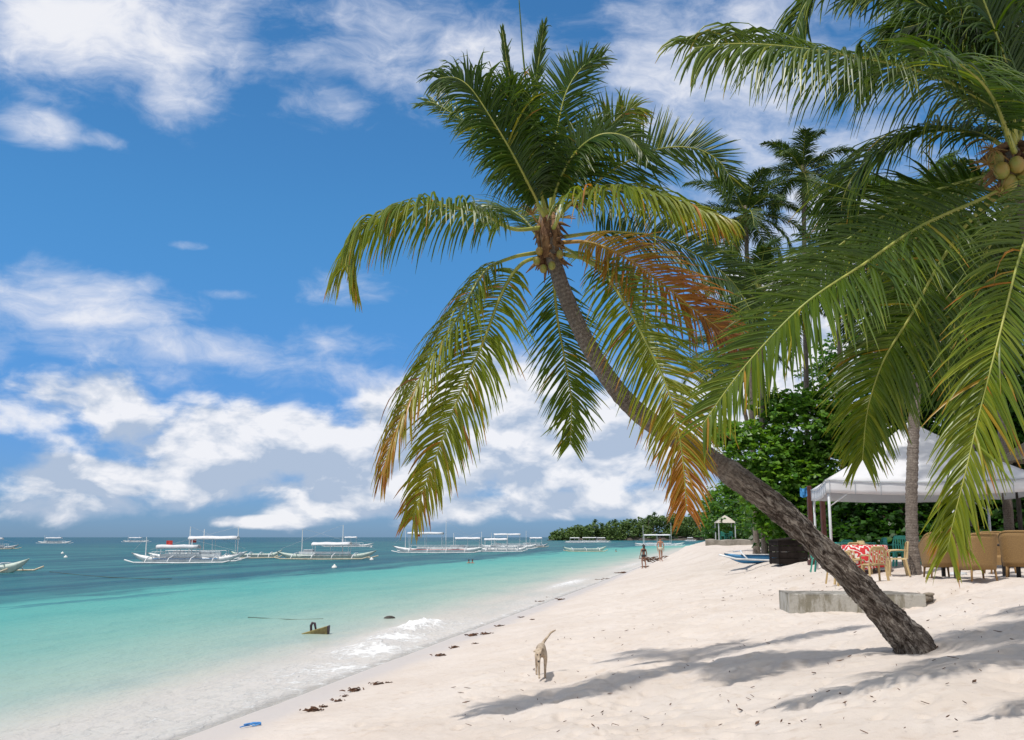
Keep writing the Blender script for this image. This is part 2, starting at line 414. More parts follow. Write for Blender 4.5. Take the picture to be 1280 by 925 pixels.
sc_ = t.mix(t.math('MULTIPLY', speck, t.mr(d_, 3.5, 9)), sc_, (.14, .09, .06))
pat = t.mr(t.noise(tc, 1.1, 8, .72), .55, .72, 0, .5)
sc_ = t.mix(t.math('MULTIPLY', pat, t.mr(d_, 5, 8)), sc_, (.42, .34, .27))
dn = t.math('ADD', d_, t.math('MULTIPLY', t.math('SUBTRACT', n_big, .5), 1.6))
wet = t.mr(dn, 1.9, .5)
sc_ = t.mix(t.math('MULTIPLY', wet, .8), sc_, (.50, .445, .40))
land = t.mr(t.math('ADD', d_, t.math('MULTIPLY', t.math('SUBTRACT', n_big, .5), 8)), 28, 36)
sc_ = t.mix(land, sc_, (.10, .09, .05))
t.put(b_.inputs['Base Color'], sc_)
t.put(b_.inputs['Roughness'], t.mr(wet, 0, 1, .92, .42)); b_.inputs['Specular IOR Level'].default_value = .25
bn = t.new('ShaderNodeBump'); bn.inputs['Distance'].default_value = .035
t.put(bn.inputs['Strength'], t.mr(wet, 0, 1, .75, .08))
t.put(bn.inputs['Height'], t.math('ADD', n_mid, t.math('MULTIPLY', n_f, .22))); t.l.new(bn.outputs[0], b_.inputs['Normal'])
t.l.new(b_.outputs[0], o_.inputs[0])
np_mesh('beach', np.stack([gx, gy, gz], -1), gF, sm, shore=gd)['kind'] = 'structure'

# ------------------------------------------------------------------ sea
angs = np.radians(np.concatenate([np.arange(-180, -36, 6), np.arange(-36, 30, .2), np.arange(30, 180.1, 6)]))
rads = np.concatenate([[.05, 4, 8], np.geomspace(10, 60, 260), np.geomspace(61, 400, 90), np.geomspace(420, 24000, 40)])
wx, wy, wF = sheet_grid(angs, rads)
wd_ = np.array([shore_d(x, y) for x, y in zip(wx, wy)])
def gauss(x, y, px, py, r_along, r_across):
    c = sea(px, py); dx, dy = x-c.x, y-c.y
    u = dx*.205+dy*.979; v = dx*.979-dy*.205
    return np.exp(-(u/r_along)**2-(v/r_across)**2)
foam = np.zeros_like(wx)
for a in ((522, 786, 2.8, .9, 1.2), (495, 800, 2.2, 1.1, 1.1), (462, 815, 2.0, 1.3, 1.05), (425, 838, 2.2, 1.9, .85), (380, 852, 2.6, 2.2, .62), (320, 868, 3, 2.3, .52), (250, 892, 2.6, 2.6, .46), (160, 915, 3, 3, .42), (712, 730, 9, .8, 1.0), (660, 752, 9, .9, .45), (560, 785, 5, 1.6, .6), (790, 706, 25, .9, .6)):
    foam = np.maximum(foam, a[4]*gauss(wx, wy, *a[:4]))
foam = np.maximum(foam, .66*np.exp(-((wd_+.05)/.55)**2))
mound = .24*gauss(wx, wy, 522, 786, 2.6, .55)+.13*gauss(wx, wy, 470, 808, 1.9, .7)+.12*gauss(wx, wy, 712, 731, 8, .6)
rr = np.hypot(wx, wy)
wz = np.array([(.035*noise.noise(Vector((x*.55+y*.1, y*.28, 5)))+.018*noise.noise(Vector((x*1.7, y*1.2, 8))))*min(1, max(0, -d/4+.25)) if q < 220 else 0 for x, y, d, q in zip(wx, wy, wd_, rr)])
jag = np.array([noise.noise(Vector((x*2.2, y*2.2, 2))) + .9*noise.noise(Vector((x*9, y*9, 2))) + .7*noise.noise(Vector((x*18, y*18, 2))) if f > .03 else 0 for x, y, f in zip(wx, wy, mound)])
wz = wz + mound*(1+.35*jag)
wm = bpy.data.materials.new('sea_water'); wm.use_nodes = True; t = NT(wm.node_tree); t.n.clear()
o_ = t.new('ShaderNodeOutputMaterial'); b_ = t.new('ShaderNodeBsdfPrincipled')
tc = t.new('ShaderNodeTexCoord').outputs['Object']; d_ = t.attr('shore'); fo = t.attr('foam')
off = t.math('MULTIPLY', d_, -1)
rot = t.new('ShaderNodeMapping'); rot.inputs['Rotation'].default_value = (0, 0, R(11.8)); t.put(rot.inputs[0], tc); al = rot.outputs[0]
nl = t.noise(t.map(al, (.30, .055, 1)), .9, 5, .6, .4); nm = t.noise(t.map(al, (1, .35, 1)), .35, 6, .65)
offn = t.math('ADD', off, t.math('MULTIPLY', t.math('SUBTRACT', nl, .5), 19))
wc = t.ramp(t.mr(off, 0, 60, 0, 1, False), [(0, (.53, .48, .43)), (.04, (.49, .46, .41)), (.085, (.30, .40, .34)), (.16, (.175, .355, .30)), (.30, (.088, .325, .285)), (.50, (.05, .27, .26)), (1, (.035, .20, .22))])
deep = t.mix(t.mr(t.noise(t.map(al, (.25, .02, 1)), 1.0, 5, .65), .42, .62), (.016, .085, .115), (.035, .155, .165))
deep = t.mix(t.mr(off, 130, 420), deep, (.014, .085, .135))
wc = t.mix(t.mr(offn, 21, 27), wc, deep)
pn = t.noise(t.map(al, (.5, .05, 1), (9, 2, 0)), .8, 5, .6)
wc = t.mix(t.math('MULTIPLY', t.mr(pn, .57, .66, 0, .75), t.mr(off, 14, 24)), wc, (.018, .11, .15))
wc = t.mix(t.mr(nm, .42, .68, 0, .42), wc, t.mix(1, wc, (.6, .8, .85), 'MULTIPLY'))
# broken foam
vor = t.new('ShaderNodeTexVoronoi', feature='DISTANCE_TO_EDGE'); t.put(vor.inputs['Vector'], t.vmath('ADD', t.map(al, (1, .6, 1)), t.vmath('MULTIPLY', t.new('ShaderNodeTexNoise').outputs['Color'], (.0, .0, 0))))
vor.inputs['Scale'].default_value = 3.2
fn = t.noise(t.map(al, (1, .6, 1)), 2.6, 9, .72, .6)
lace = t.mr(vor.outputs['Distance'], .16, .0, 0, .22)
fd = t.math('ADD', t.math('ADD', fo, t.math('MULTIPLY', t.math('SUBTRACT', fn, .5), 1.9)), lace)
fm = t.mr(fd, .52, 1.25, 0, .9)
milky = t.mr(fo, .05, .8, 0, .85)
wc = t.mix(milky, wc, (.60, .56, .52))
wc2 = t.mix(fm, wc, (.76, .77, .78))
wv = t.math('ADD', t.math('MULTIPLY', t.noise(t.map(al, (1, .45, 1)), 1.1, 5, .6), 1.0), t.math('MULTIPLY', t.noise(t.map(al, (1, .6, 1)), 6, 3, .6), .22))
bn = t.new('ShaderNodeBump'); bn.inputs['Strength'].default_value = 1.0; bn.inputs['Distance'].default_value = .17
t.put(bn.inputs['Height'], t.math('ADD', wv, t.math('MULTIPLY', fm, .25)))
df = t.new('ShaderNodeBsdfDiffuse'); t.put(df.inputs[0], wc2); t.l.new(bn.outputs[0], df.inputs['Normal'])
gl = t.new('ShaderNodeBsdfGlossy'); gl.inputs['Roughness'].default_value = .14; t.l.new(bn.outputs[0], gl.inputs['Normal'])
fr = t.new('ShaderNodeFresnel'); fr.inputs[0].default_value = 1.33; t.l.new(bn.outputs[0], fr.inputs['Normal'])
ff = t.math('MULTIPLY', t.math('MINIMUM', t.math('MULTIPLY', fr.outputs[0], .6), .20), t.mr(fm, 0, 1, 1, 0))
wmx = t.new('ShaderNodeMixShader'); t.put(wmx.inputs[0], ff); t.l.new(df.outputs[0], wmx.inputs[1]); t.l.new(gl.outputs[0], wmx.inputs[2])
tr = t.new('ShaderNodeBsdfTransparent'); t.put(tr.inputs[0], (.95, .985, .97))
mx = t.new('ShaderNodeMixShader')
opac = t.math('MAXIMUM', t.mr(t.math('ADD', off, t.math('MULTIPLY', t.math('SUBTRACT', fn, .5), .4)), -.25, .35, .35, 1), t.math('MULTIPLY', fm, .92))
t.put(mx.inputs[0], opac); t.l.new(tr.outputs[0], mx.inputs[1]); t.l.new(wmx.outputs[0], mx.inputs[2]); t.l.new(mx.outputs[0], o_.inputs[0])
t.n.remove(b_)
np_mesh('sea', np.stack([wx, wy, wz+.01], -1), wF, wm, shore=wd_, foam=foam)['kind'] = 'structure'

# ------------------------------------------------------------------ palms
def frond_mesh(path, normal, length=.85, droop=1.0, age=.1, age_tip=None, n=74, seg=5, width=.038, petiole=.16, seed=0, vee=.25, both=1.0, origin=Vector((0, 0, 0)), spread=1.0, wave=.0, rib=.028, tattered=.03, ribage=None):
    rnd = random.Random(seed); pts = smooth_path(path, 60); age_tip = age if age_tip is None else age_tip
    lf = MB(); rb = MB(); K_ = len(pts)
    rb.tube([p-origin for p in pts], [rib*(1.25-1.05*(i/(K_-1))**.7) for i in range(K_)], 6)
    nv = Vector(normal) if not callable(normal) else None
    n = int(n*1.55); length = length*1.10; width = width*.92
    for k in range(n):
        s0 = petiole + (1-petiole)*(k+.5)/n
        for sd in (1, -1):
            if rnd.random() < tattered: continue
            s = min(.995, s0 + rnd.uniform(-.3, .3)/n); u = s*(K_-1); i = min(K_-2, int(u)); p = pts[i].lerp(pts[i+1], u-i)
            t_ = (pts[min(K_-1, i+2)]-pts[max(0, i-1)]).normalized()
            N = nv if nv is not None else Vector(normal(s))
            N = (N - t_*N.dot(t_)); N = N.normalized() if N.length > 1e-4 else Vector((0, 0, 1))
            side = t_.cross(N)*sd
            q = (s-petiole)/(1-petiole)
            L = length*(.45+.55*min(1, q/.22))*(1-.62*max(0, (q-.45)/.55)**1.5)*rnd.uniform(.80, 1.10)
            if sd < 0: L *= both
            a = R(72-38*q+rnd.uniform(-7, 7))*spread
            d = (t_*math.cos(a)+side*math.sin(a)+N*(vee*(1-.6*q)+rnd.uniform(-.16, .16))).normalized()
            g = droop*rnd.uniform(.6, 1.45)
            if rnd.random() < .10: d = (d+Vector((rnd.uniform(-.45, .45), rnd.uniform(-.45, .45), rnd.uniform(-.5, .3)))).normalized()
            if rnd.random() < .07: L *= rnd.uniform(.35, .8)
            if rnd.random() < .06: g += 1.6
            ag = age+(age_tip-age)*q**1.5+rnd.gauss(0, .05)+(rnd.uniform(.15, .5) if rnd.random() < .035 else 0)
            tip0 = rnd.choice((.6, .8, .9, 1, 1)); P0 = p.copy(); w0 = width*rnd.uniform(.85, 1.1); vs = []; ages = []
            wdv = None
            sw = Vector((rnd.uniform(-1, 1), rnd.uniform(-1, 1), 0))*.10
            for j in range(seg+1):
                f = j/seg
                dd = (d + Vector((0, 0, -1))*g*f**1.3 + sw*f).normalized()
                wv_ = t_-dd*t_.dot(dd)
                if wv_.length < .05: wv_ = N-dd*N.dot(dd)
                wv_.normalize()
                wd2 = w0*.5*(min(1, .5+2.2*f))*(1-f**2.2)**.8 if f < 1 else .0015
                nn = dd.cross(wv_)*.35*wd2
                vs += [P0-wv_*wd2+nn-origin, P0-nn-origin, P0+wv_*wd2+nn-origin]
                tipb = .3*max(0, f-tip0)/.3
                ages += [min(1, max(0, ag+tipb))]*3
                P0 = P0+dd*(L/seg)
            fs = []
            for j in range(seg): b0 = j*3; fs += [(b0, b0+1, b0+4, b0+3), (b0+1, b0+2, b0+5, b0+4)]
            lf.add(vs, fs, age=ages)
    return lf, rb
def trunk_mesh(path, radii, nseg=160, nr=28, origin=Vector((0, 0, 0)), amp=.012, erode=lambda s: 0, seed=0, rings=True):
    pts = smooth_path(path, nseg); vs = []; al = []; er = []; ca = []; sa = []; L = 0
    t0 = (pts[1]-pts[0]).normalized(); u = t0.cross(Vector((0, 1, 0))).normalized()
    for i, p in enumerate(pts):
        if i: L += (p-pts[i-1]).length
        s = i/(nseg-1); t_ = (pts[min(nseg-1, i+1)]-pts[max(0, i-1)]).normalized(); u = (u-t_*u.dot(t_)).normalized(); v = t_.cross(u)
        r = lerp_tab(s, radii); e = erode(s)
        for j in range(nr):
            a = 2*math.pi*j/nr; dr = u*math.cos(a)+v*math.sin(a); q = p+dr*r
            nn = noise.fractal(q*4.5+Vector((seed, 0, 0)), .8, 2.1, 5); n2 = noise.noise(q*22)
            k = 1+(.13*nn+.09*n2+.10*noise.noise(Vector((math.cos(a)*3, math.sin(a)*3, L*1.6+seed))))*e
            if e > .3: k -= .16*e*max(0, noise.noise(Vector((a*2.2, L*2.3, seed+4)))-.05)
            ring_ = amp*(1-e)*(math.sin(L*42+nn*4.0) if rings else 0)
            vs.append(p+dr*(r*k+ring_+(1-e)*.006*n2)-origin); al.append(L); er.append(e); ca.append(math.cos(a)); sa.append(math.sin(a))
    fs = [(i*nr+j, i*nr+(j+1) % nr, (i+1)*nr+(j+1) % nr, (i+1)*nr+j) for i in range(nseg-1) for j in range(nr)]
    fs += [tuple(range(nr-1, -1, -1)), tuple((nseg-1)*nr+j for j in range(nr))]
    return MB().add(vs, fs, along=al, eroded=er, ca=ca, sa=sa)

UP = Vector((0, 0, 1)); TOCAM = Vector((0, -1, .25))
# --- the leaning palm
base = G(1138, 812); HY = base.y
hp = thing('coconut_palm', 'large coconut palm leaning far to the left over the beach, gnarled trunk and feathery crown', 'palm tree', base)
tp = [(base + Vector((.16, 0, -.35)))] + [at(px, py, HY+dy) for px, py, dy in ((1138, 803, 0), (1095, 755, 0), (1050, 708, 0), (1000, 660, 0), (950, 618, 0), (890, 575, 0), (840, 545, 0), (795, 513, 0), (757, 468, 0), (722, 405, 0), (698, 345, 0), (687, 300, 0), (680, 262, 0))]
hp_tr = trunk_mesh(tp, [(0, .36), (.04, .29), (.07, .235), (.11, .20), (.2, .18), (.3, .172), (.44, .178), (.452, .150), (.6, .138), (.75, .122), (.9, .108), (.96, .12), (1, .07)], 420, 72, base, .0025,
    lambda s: 1.0 if s < .38 else (1.0-(s-.38)/.09 if s < .47 else .0), 3)
hp_tr.build('trunk', TRUNK, hp, True)
def F(parent, origin, pts, depth, nrm, mid=MIDRIB, **kw):
    path = [at(px, py, depth+dy) for px, py, dy in pts]
    lf, rb = frond_mesh(path, nrm, origin=origin, **kw)
    o = lf.build('frond', PALM, parent); rb.build('midrib', mid, o, True)
    return o
CR = (684, 292, 0)
hero = [
 # pts, normal, kwargs
 ([(675,285,-.1),(640,286,-.3),(600,266,-.5),(545,256,-.8),(490,262,-1.0),(448,288,-1.1),(432,330,-1.2),(440,352,-1.2)], UP, dict(length=1.08, droop=3.2, spread=1.1, width=.042, age=.17, age_tip=.5, n=84, vee=.1)),
 ([(676,315,0),(640,322,-.2),(606,340,-.4),(575,392,-.7),(535,455,-.9),(505,515,-1),(487,560,-1),(478,594,-1)], (-.7,-.5,.6), dict(length=.90, droop=2.6, age=.30, age_tip=.7, n=90)),
 ([(680,320,.1),(652,330,-.3),(628,365,-.6),(603,430,-.8),(572,500,-.9),(545,570,-.9),(524,625,-.9),(515,650,-.9)], (-.2,-1,.3), dict(length=.84, droop=1.7, age=.32, age_tip=.55, n=88)),
 ([(690,325,.3),(692,350,.7),(697,400,1.1),(706,450,1.3),(714,500,1.4),(713,556,1.4)], (.1,-1,.1), dict(length=.80, droop=.6, age=.12, age_tip=.3, n=60, petiole=.1)),
 ([(705,318,-.1),(740,328,-.5),(772,365,-.9),(806,425,-1.1),(836,490,-1.2),(850,550,-1.2),(856,600,-1.2),(858,638,-1.2)], (-.15,-1,.2), dict(length=.86, droop=1.0, age=.27, age_tip=.75, n=88)),
 ([(700,303,0),(735,303,-.3),(775,318,-.5),(822,350,-.7),(865,385,-.7),(900,412,-.7),(930,440,-.7)], (.25,-1,.5), dict(length=.86, droop=1.0, age=.62, age_tip=.95, n=80, petiole=.12, mid=MIDRIB_O)),
 ([(705,296,.4),(760,290,.8),(820,296,1.1),(870,318,1.3),(915,352,1.4),(945,400,1.4)], (.1,-1,.5), dict(length=.95, droop=.7, age=.05, n=80)),
 ([(692,285,-.3),(705,262,-.7),(735,240,-1),(785,237,-1.3),(835,248,-1.4),(880,264,-1.5),(908,274,-1.5)], (0,-.4,1), dict(length=1.05, droop=3.0, spread=1.1, width=.042, age=.30, age_tip=.48, n=74)),
 ([(693,275,.2),(730,240,.5),(775,207,.7),(825,186,.8),(870,186,.9),(900,203,.9),(918,232,.9)], (0,-1,.1), dict(length=.72, droop=.12, age=.07, n=76, vee=.05)),
 ([(680,270,-.3),(660,230,-.7),(638,188,-1),(612,145,-1.2),(588,110,-1.3),(568,97,-1.3),(548,98,-1.3)], (.2,-1,.3), dict(length=.80, droop=1.7, age=.02, n=90, petiole=.1)),
 ([(683,268,-.2),(672,225,-.5),(655,175,-.8),(640,130,-.9),(624,112,-1),(606,118,-1)], (-.2,-1,.3), dict(length=.82, droop=1.6, age=.02, n=80, petiole=.1)),
 ([(688,268,0),(690,215,.1),(697,160,.2),(708,115,.2),(728,84,.2),(752,72,.2)], (-.3,-1,.1), dict(length=.68, droop=.35, age=.05, n=72, petiole=.12)),
 ([(690,270,.2),(715,225,.4),(745,180,.5),(770,150,.5),(790,135,.5),(802,140,.5)], (.2,-1,.5), dict(length=.66, droop=.9, age=.06, age_tip=.4, n=76)),
 ([(687,268,-.2),(700,225,-.6),(722,188,-.9),(752,168,-1.1),(785,172,-1.2),(808,196,-1.3)], (0,-1,.6), dict(length=.60, droop=1.0, age=.03, n=76)),
 ([(678,270,.4),(650,220,.8),(610,175,1.1),(570,145,1.2),(540,128,1.2),(522,130,1.2)], (0,-.8,.6), dict(length=.50, droop=.6, age=.12, n=64)),
 ([(682,268,.6),(672,200,.9),(664,140,1.0),(672,85,1.1),(680,30,1.1)], (0,-1,0), dict(length=.42, droop=.0, age=.10, n=60, spread=.45)),
 ([(680,268,.3),(668,200,.4),(650,140,.4),(636,90,.4),(628,38,.4)], (0,-1,0), dict(length=.34, droop=.0, age=.08, n=56, spread=.3)),
 ([(690,300,.5),(730,325,1.4),(775,355,2.0),(800,405,2.4),(815,455,2.5)], (0,-.6,.8), dict(length=.8, droop=.9, age=.15, age_tip=.4, n=60)),
 ([(676,300,.7),(650,270,1.8),(625,262,2.6),(608,282,3.2)], (0,0,1), dict(length=.8, droop=.9, age=.1, n=54)),
]
for i, (pts, nrm, kw) in enumerate(hero):
    F(hp, base, pts, HY, nrm, seed=i+11, **kw)
sp = MB(); a = [at(684, 262, HY)-base, at(668, 170, HY)-base, at(656, 90, HY)-base, at(651, 30, HY)-base, at(648, -12, HY)-base]
sp.tube(smooth_path(a, 16), [.03-.0016*i for i in range(16)], 7, age=.28); sp.build('spear_leaf', PALM, hp, True)
# crown heart: old sheaths, flower stalks, small nuts
rn = random.Random(4); hc = at(685, 295, HY)-base
sh = MB()
for k in range(70):
    a = rn.uniform(0, 6.28); zz = rn.uniform(-.42, .22); p0 = hc+Vector((math.cos(a)*.08, math.sin(a)*.08, zz)); L = rn.uniform(.08, .30)
    d = Vector((math.cos(a)*rn.uniform(.3, 1), math.sin(a), rn.uniform(-1.6, .5))).normalized()
    sh.tube([p0, p0+d*L*.5, p0+d*L+Vector((0, 0, -.06))], [.045, .03, .006], 5)
for k in range(18):
    a = rn.uniform(0, 6.28); sh.tube([hc+Vector((math.cos(a)*.09, math.sin(a)*.09, -.35)), hc+Vector((math.cos(a)*.15, math.sin(a)*.15, .05)), hc+Vector((math.cos(a)*.09, math.sin(a)*.09, .35))], [.03, .05, .02], 5)
sh.build('leaf_sheath', SHEATH, hp, True)
for (px, py, dy) in ((665, 268, -.3), (700, 272, -.25)):
    fl = MB(); c = at(px, py, HY+dy)-base
    for k in range(26):
        a = rn.uniform(0, 6.28); d = Vector((math.cos(a)*.5, math.sin(a)*.5, rn.uniform(-.2, 1))).normalized()*rn.uniform(.12, .3); fl.tube([hc+(c-hc)*.3, c, c+d], [.012, .01, .004], 4)
    fl.build('flower_stalk', STALK, hp)
for k, (px, py, dy) in enumerate(((671, 326, -.18), (679, 336, -.2), (690, 332, -.22), (700, 318, -.2), (674, 314, -.2))):
    cb_ = MB().blob(at(px, py, HY+dy)-base, .055, 10, sc=(1, 1, 1.25)); cb_.build('young_coconut', COCO, hp, True)

# --- the right hand palm whose crown fills the upper right
RY = 11.0; rb_x = 7.9; rbase = Vector((rb_x, 11.6, height(rb_x, 11.6)))
rp = thing('coconut_palm', 'near coconut palm with green nuts, its huge fronds filling the top right corner', 'palm tree', rbase)
rc = at(1268, 205, RY)
trunk_mesh([rbase-Vector((0, 0, .3)), rbase+Vector((-.1, 0, 1.2)), rbase+Vector((-.55, -.1, 3)), rc+Vector((.35, .1, -1.3)), rc+Vector((.12, 0, -.5)), rc+Vector((0, 0, .15))], [(0, .26), (.1, .19), (.5, .15), (.9, .13), (1, .1)], 200, 32, rbase, .008, lambda s: 0.15, 8).build('trunk', TRUNK, rp, True)
right = [
 ([(1262,185,0),(1248,140,-.2),(1190,104,-.5),(1130,83,-.7),(1080,72,-.8),(1027,64,-.9),(960,56,-1),(905,55,-1),(868,60,-1)], lambda s: (0, -.25-.9*max(0, s-.6)*2, 1-.8*s), dict(length=1.28, spread=1.15, droop=2.6, age=.05, age_tip=.25, n=96, petiole=.1)),
 ([(1264,180,0),(1225,90,.2),(1165,15,.4),(1100,-30,.6),(1050,-32,.7),(1010,0,.8),(988,50,.8)], (0,-.4,1), dict(length=1.15, droop=2.2, age=.08, n=90)),
 ([(1264,180,-.2),(1245,110,-.6),(1205,45,-.9),(1160,10,-1.1),(1110,-12,-1.2),(1060,-5,-1.2)], (.3,-1,.6), dict(length=1.0, droop=.9, age=.03, n=84, petiole=.08)),
 ([(1268,180,-.2),(1262,100,-.7),(1240,30,-1.1),(1215,-30,-1.2),(1180,-80,-1.2)], (.2,-1,.4), dict(length=1.05, droop=.8, age=.02, n=80, petiole=.08)),
 ([(1272,180,.2),(1290,100,.0),(1292,30,-.2),(1275,-40,-.3)], (0,-1,.4), dict(length=1.1, droop=.7, age=.02, n=80, petiole=.08)),
 ([(1270,180,.5),(1240,90,1.0),(1205,40,1.4),(1160,60,1.7),(1130,100,1.9)], (0,-.6,.8), dict(length=1.0, droop=.9, age=.04, n=72)),
 ([(1262,188,.2),(1225,168,.5),(1170,163,.9),(1117,180,1.2),(1075,210,1.4),(1055,245,1.5),(1050,285,1.5)], (0,-.7,1), dict(length=1.15, droop=1.9, age=.06, n=88, petiole=.08)),
 ([(1260,212,.2),(1238,219,.3),(1165,240,.8),(1100,273,1.1),(1048,308,1.3),(1010,345,1.4),(984,392,1.4)], (-.3,-.9,.75), dict(length=.95, droop=.7, age=.08, n=88, petiole=.08)),
 ([(1262,225,-.2),(1240,243,-.3),(1151,283,-.6),(1080,330,-.8),(1006,380,-1),(944,443,-1),(905,492,-1),(878,532,-1)], (-.3,-.9,.65), dict(length=1.0, droop=.7, age=.08, age_tip=.28, n=104, petiole=.06)),
 ([(1262,232,.1),(1225,262,.2),(1180,320,.3),(1140,392,.3),(1105,450,.3),(1085,510,.3),(1078,575,.3)], (-.2,-1,.35), dict(length=.92, droop=1.1, age=.10, age_tip=.38, n=92)),
 ([(1266,235,.4),(1245,290,.9),(1215,350,1.2),(1192,410,1.4),(1185,470,1.4),(1195,530,1.4)], (.2,-1,.2), dict(length=.95, droop=.6, age=.08, n=80)),
 ([(1270,220,-.2),(1292,228,-1.0),(1292,268,-1.7),(1273,325,-2.2),(1249,420,-2.6),(1227,505,-2.7),(1207,590,-2.8),(1192,650,-2.8),(1184,690,-2.8)], (-.35,-1,.2), dict(length=.78, droop=.9, spread=.80, age=.20, age_tip=.42, n=110, width=.030, petiole=.17, rib=.022)),
 ([(1272,215,.6),(1310,230,1.2),(1345,300,1.6),(1350,380,1.6)], (0,-1,.5), dict(length=.95, droop=.8, age=.08, n=60)),
 ([(1274,195,.2),(1330,130,0),(1390,110,0),(1450,150,0)], (0,-.4,1), dict(length=.95, droop=.9, age=.08, n=60)),
 ([(1266,215,.8),(1222,222,1.8),(1180,250,2.6),(1150,300,3.2),(1140,350,3.4)], (0,-.3,1), dict(length=.95, droop=.9, age=.06, n=70)),
 ([(1270,190,.8),(1275,140,2),(1250,110,3),(1220,130,3.8)], (0,-.2,1), dict(length=.95, droop=.9, age=.04, n=64)),
 ([(1266,180,.1),(1235,95,.3),(1190,55,.5),(1140,45,.6),(1095,70,.7),(1070,110,.7)], (0,-.5,1), dict(length=1.0, droop=2.0, age=.03, n=80)),
 ([(1270,175,-.1),(1255,95,-.4),(1225,45,-.6),(1180,25,-.7),(1130,35,-.7)], (.2,-.8,.8), dict(length=1.05, droop=1.6, age=.02, n=80)),
 ([(1272,175,.3),(1280,110,.4),(1268,50,.5),(1240,10,.5),(1200,0,.5)], (.2,-.8,.6), dict(length=1.05, droop=1.2, age=.02, n=80)),
 ([(1266,225,.5),(1232,262,1.2),(1205,310,1.7),(1165,370,2.0),(1140,430,2.1),(1128,480,2.1)], (0,-1,.4), dict(length=.95, droop=1.0, age=.03, n=80)),
 ([(1270,225,.5),(1262,280,1.4),(1250,340,2.0),(1245,400,2.3),(1250,460,2.3)], (0,-1,.4), dict(length=.95, droop=1.0, age=.04, n=80)),
 ([(1268,190,-.4),(1240,120,-1.5),(1200,80,-2.4),(1150,60,-3.0)], (.2,-.6,.8), dict(length=.9, droop=.9, age=.02, n=64)),
]
for i, (pts, nrm, kw) in enumerate(right):
    F(rp, rbase, pts, RY, nrm, seed=i+71, **kw)
for k, (px, py, dy) in enumerate(((1252, 213, -.35), (1271, 206, -.38), (1262, 228, -.3), (1281, 222, -.3), (1245, 200, -.2))):
    MB().blob(at(px, py, RY+dy)-rbase, .088, 16, sc=(1, 1, 1.18)).build('coconut', COCO, rp, True)
sh = MB(); hc = rc-rbase
for k in range(40):
    a = rn.uniform(0, 6.28); p0 = hc+Vector((math.cos(a)*.08, math.sin(a)*.08, rn.uniform(-.35, .25))); L = rn.uniform(.2, .5)
    d = Vector((math.cos(a), math.sin(a), rn.uniform(-.8, .6))).normalized(); sh.tube([p0, p0+d*L*.5, p0+d*L+Vector((0, 0, -.06))], [.05, .03, .006], 5)
sh.build('leaf_sheath', SHEATH, rp, True)
for (px, py, dy) in ((1240, 185, -.4), (1235, 205, -.3), (1250, 240, -.3)):
    fl = MB(); c = at(px, py, RY+dy)-rbase
    for k in range(30):
        a = rn.uniform(0, 6.28); d = Vector((math.cos(a)*.6-.4, math.sin(a)*.5, rn.uniform(-.6, .5))).normalized()*rn.uniform(.08, .24); fl.tube([hc, c, c+d], [.012, .008, .003], 4)
    fl.build('flower_stalk', STALK, rp)

# --- ordinary palms further back
def auto_palm(label, foot, crown, flen=3.4, nf=20, seed=0, rad=.17, n=34, seg=3, age=.08, group=None, width=.06, parts=True, trunk_seg=60):
    rnd = random.Random(seed); foot = Vector(foot); crown = Vector(crown)
    root = thing('coconut_palm', label, 'palm tree', foot, 0, group)
    H = (crown-foot)
    trunk_mesh([foot-Vector((0, 0, .3)), foot+H*.2+Vector((H.x*-.12, 0, 0)), foot+H*.6+Vector((H.x*-.06, 0, 0)), crown-Vector((0, 0, .1)), crown+Vector((0, 0, .3))], [(0, rad*1.6), (.06, rad), (.9, rad*.75), (1, rad*.5)], trunk_seg, 12, foot, .012, lambda s: .15, seed).build('trunk', TRUNK, root, True)
    for k in range(nf):
        a = k*2.399963+rnd.uniform(-.25, .25); e = R(84-128*(k/(nf-1))**.9+rnd.uniform(-8, 8)); L = flen*rnd.uniform(.85, 1.08)*(1 if k > 3 else .8)
        h = Vector((math.cos(a), math.sin(a), 0)); p = crown.copy(); path = [p.copy()]; ee = e
        for q in range(6):
            p = p+(h*math.cos(ee)+UP*math.sin(ee))*L/6; path.append(p.copy()); ee -= R(5+q*3.2)
            ee = max(ee, R(-86))
        lf, rb = frond_mesh(path, lambda s, h=h, e=e: (-h.x*math.sin(e*(1-s)-R(70)*s)+.05, -h.y*math.sin(e*(1-s)-R(70)*s), max(.15, math.cos(e*(1-s)-R(70)*s))), length=flen*.25, droop=rnd.uniform(.7, 1.5), age=max(0, age+rnd.gauss(0, .05)+(.25 if k > nf-4 and rnd.random() < .5 else 0)), n=int(n*1.35), seg=seg, width=width*1.0, seed=seed*31+k, origin=foot, rib=.035, vee=.15)
        o = lf.build('frond', PALM_FAR if trunk_seg < 200 else PALM, root); rb.build('midrib', MIDRIB, o, True)
    nut = MB()
    for k in range(7): a = k*.9; nut = MB().blob(crown-foot+Vector((math.cos(a)*.25, math.sin(a)*.25, -.3)), .13, 8, sc=(1, 1, 1.2)); nut.build('coconut', COCO, root, True)
    return root
f = G(1143, 718)
auto_palm('straight grey palm trunk rising from the sand between the red table and the wicker chairs', f, at(1152, 285, f.y+.3), 3.1, 17, 5, .16, 54, 4, .04, width=.045, trunk_seg=220)
def gp(px, Y_): x = (px-640)/1247*Y_; return Vector((x, Y_, height(x, Y_, False)))
bgp = 'palms behind the beach trees'
auto_palm('tall far palm with a spiky star shaped crown standing against open sky', gp(1012, 52), at(1004, 216, 52), 3.5, 19, 21, .15, 44, 3, .0, bgp)
auto_palm('tall far palm with a drooping dark crown, left neighbour of the star shaped one', gp(945, 50), at(932, 268, 50), 3.6, 22, 22, .15, 44, 3, .0, bgp)
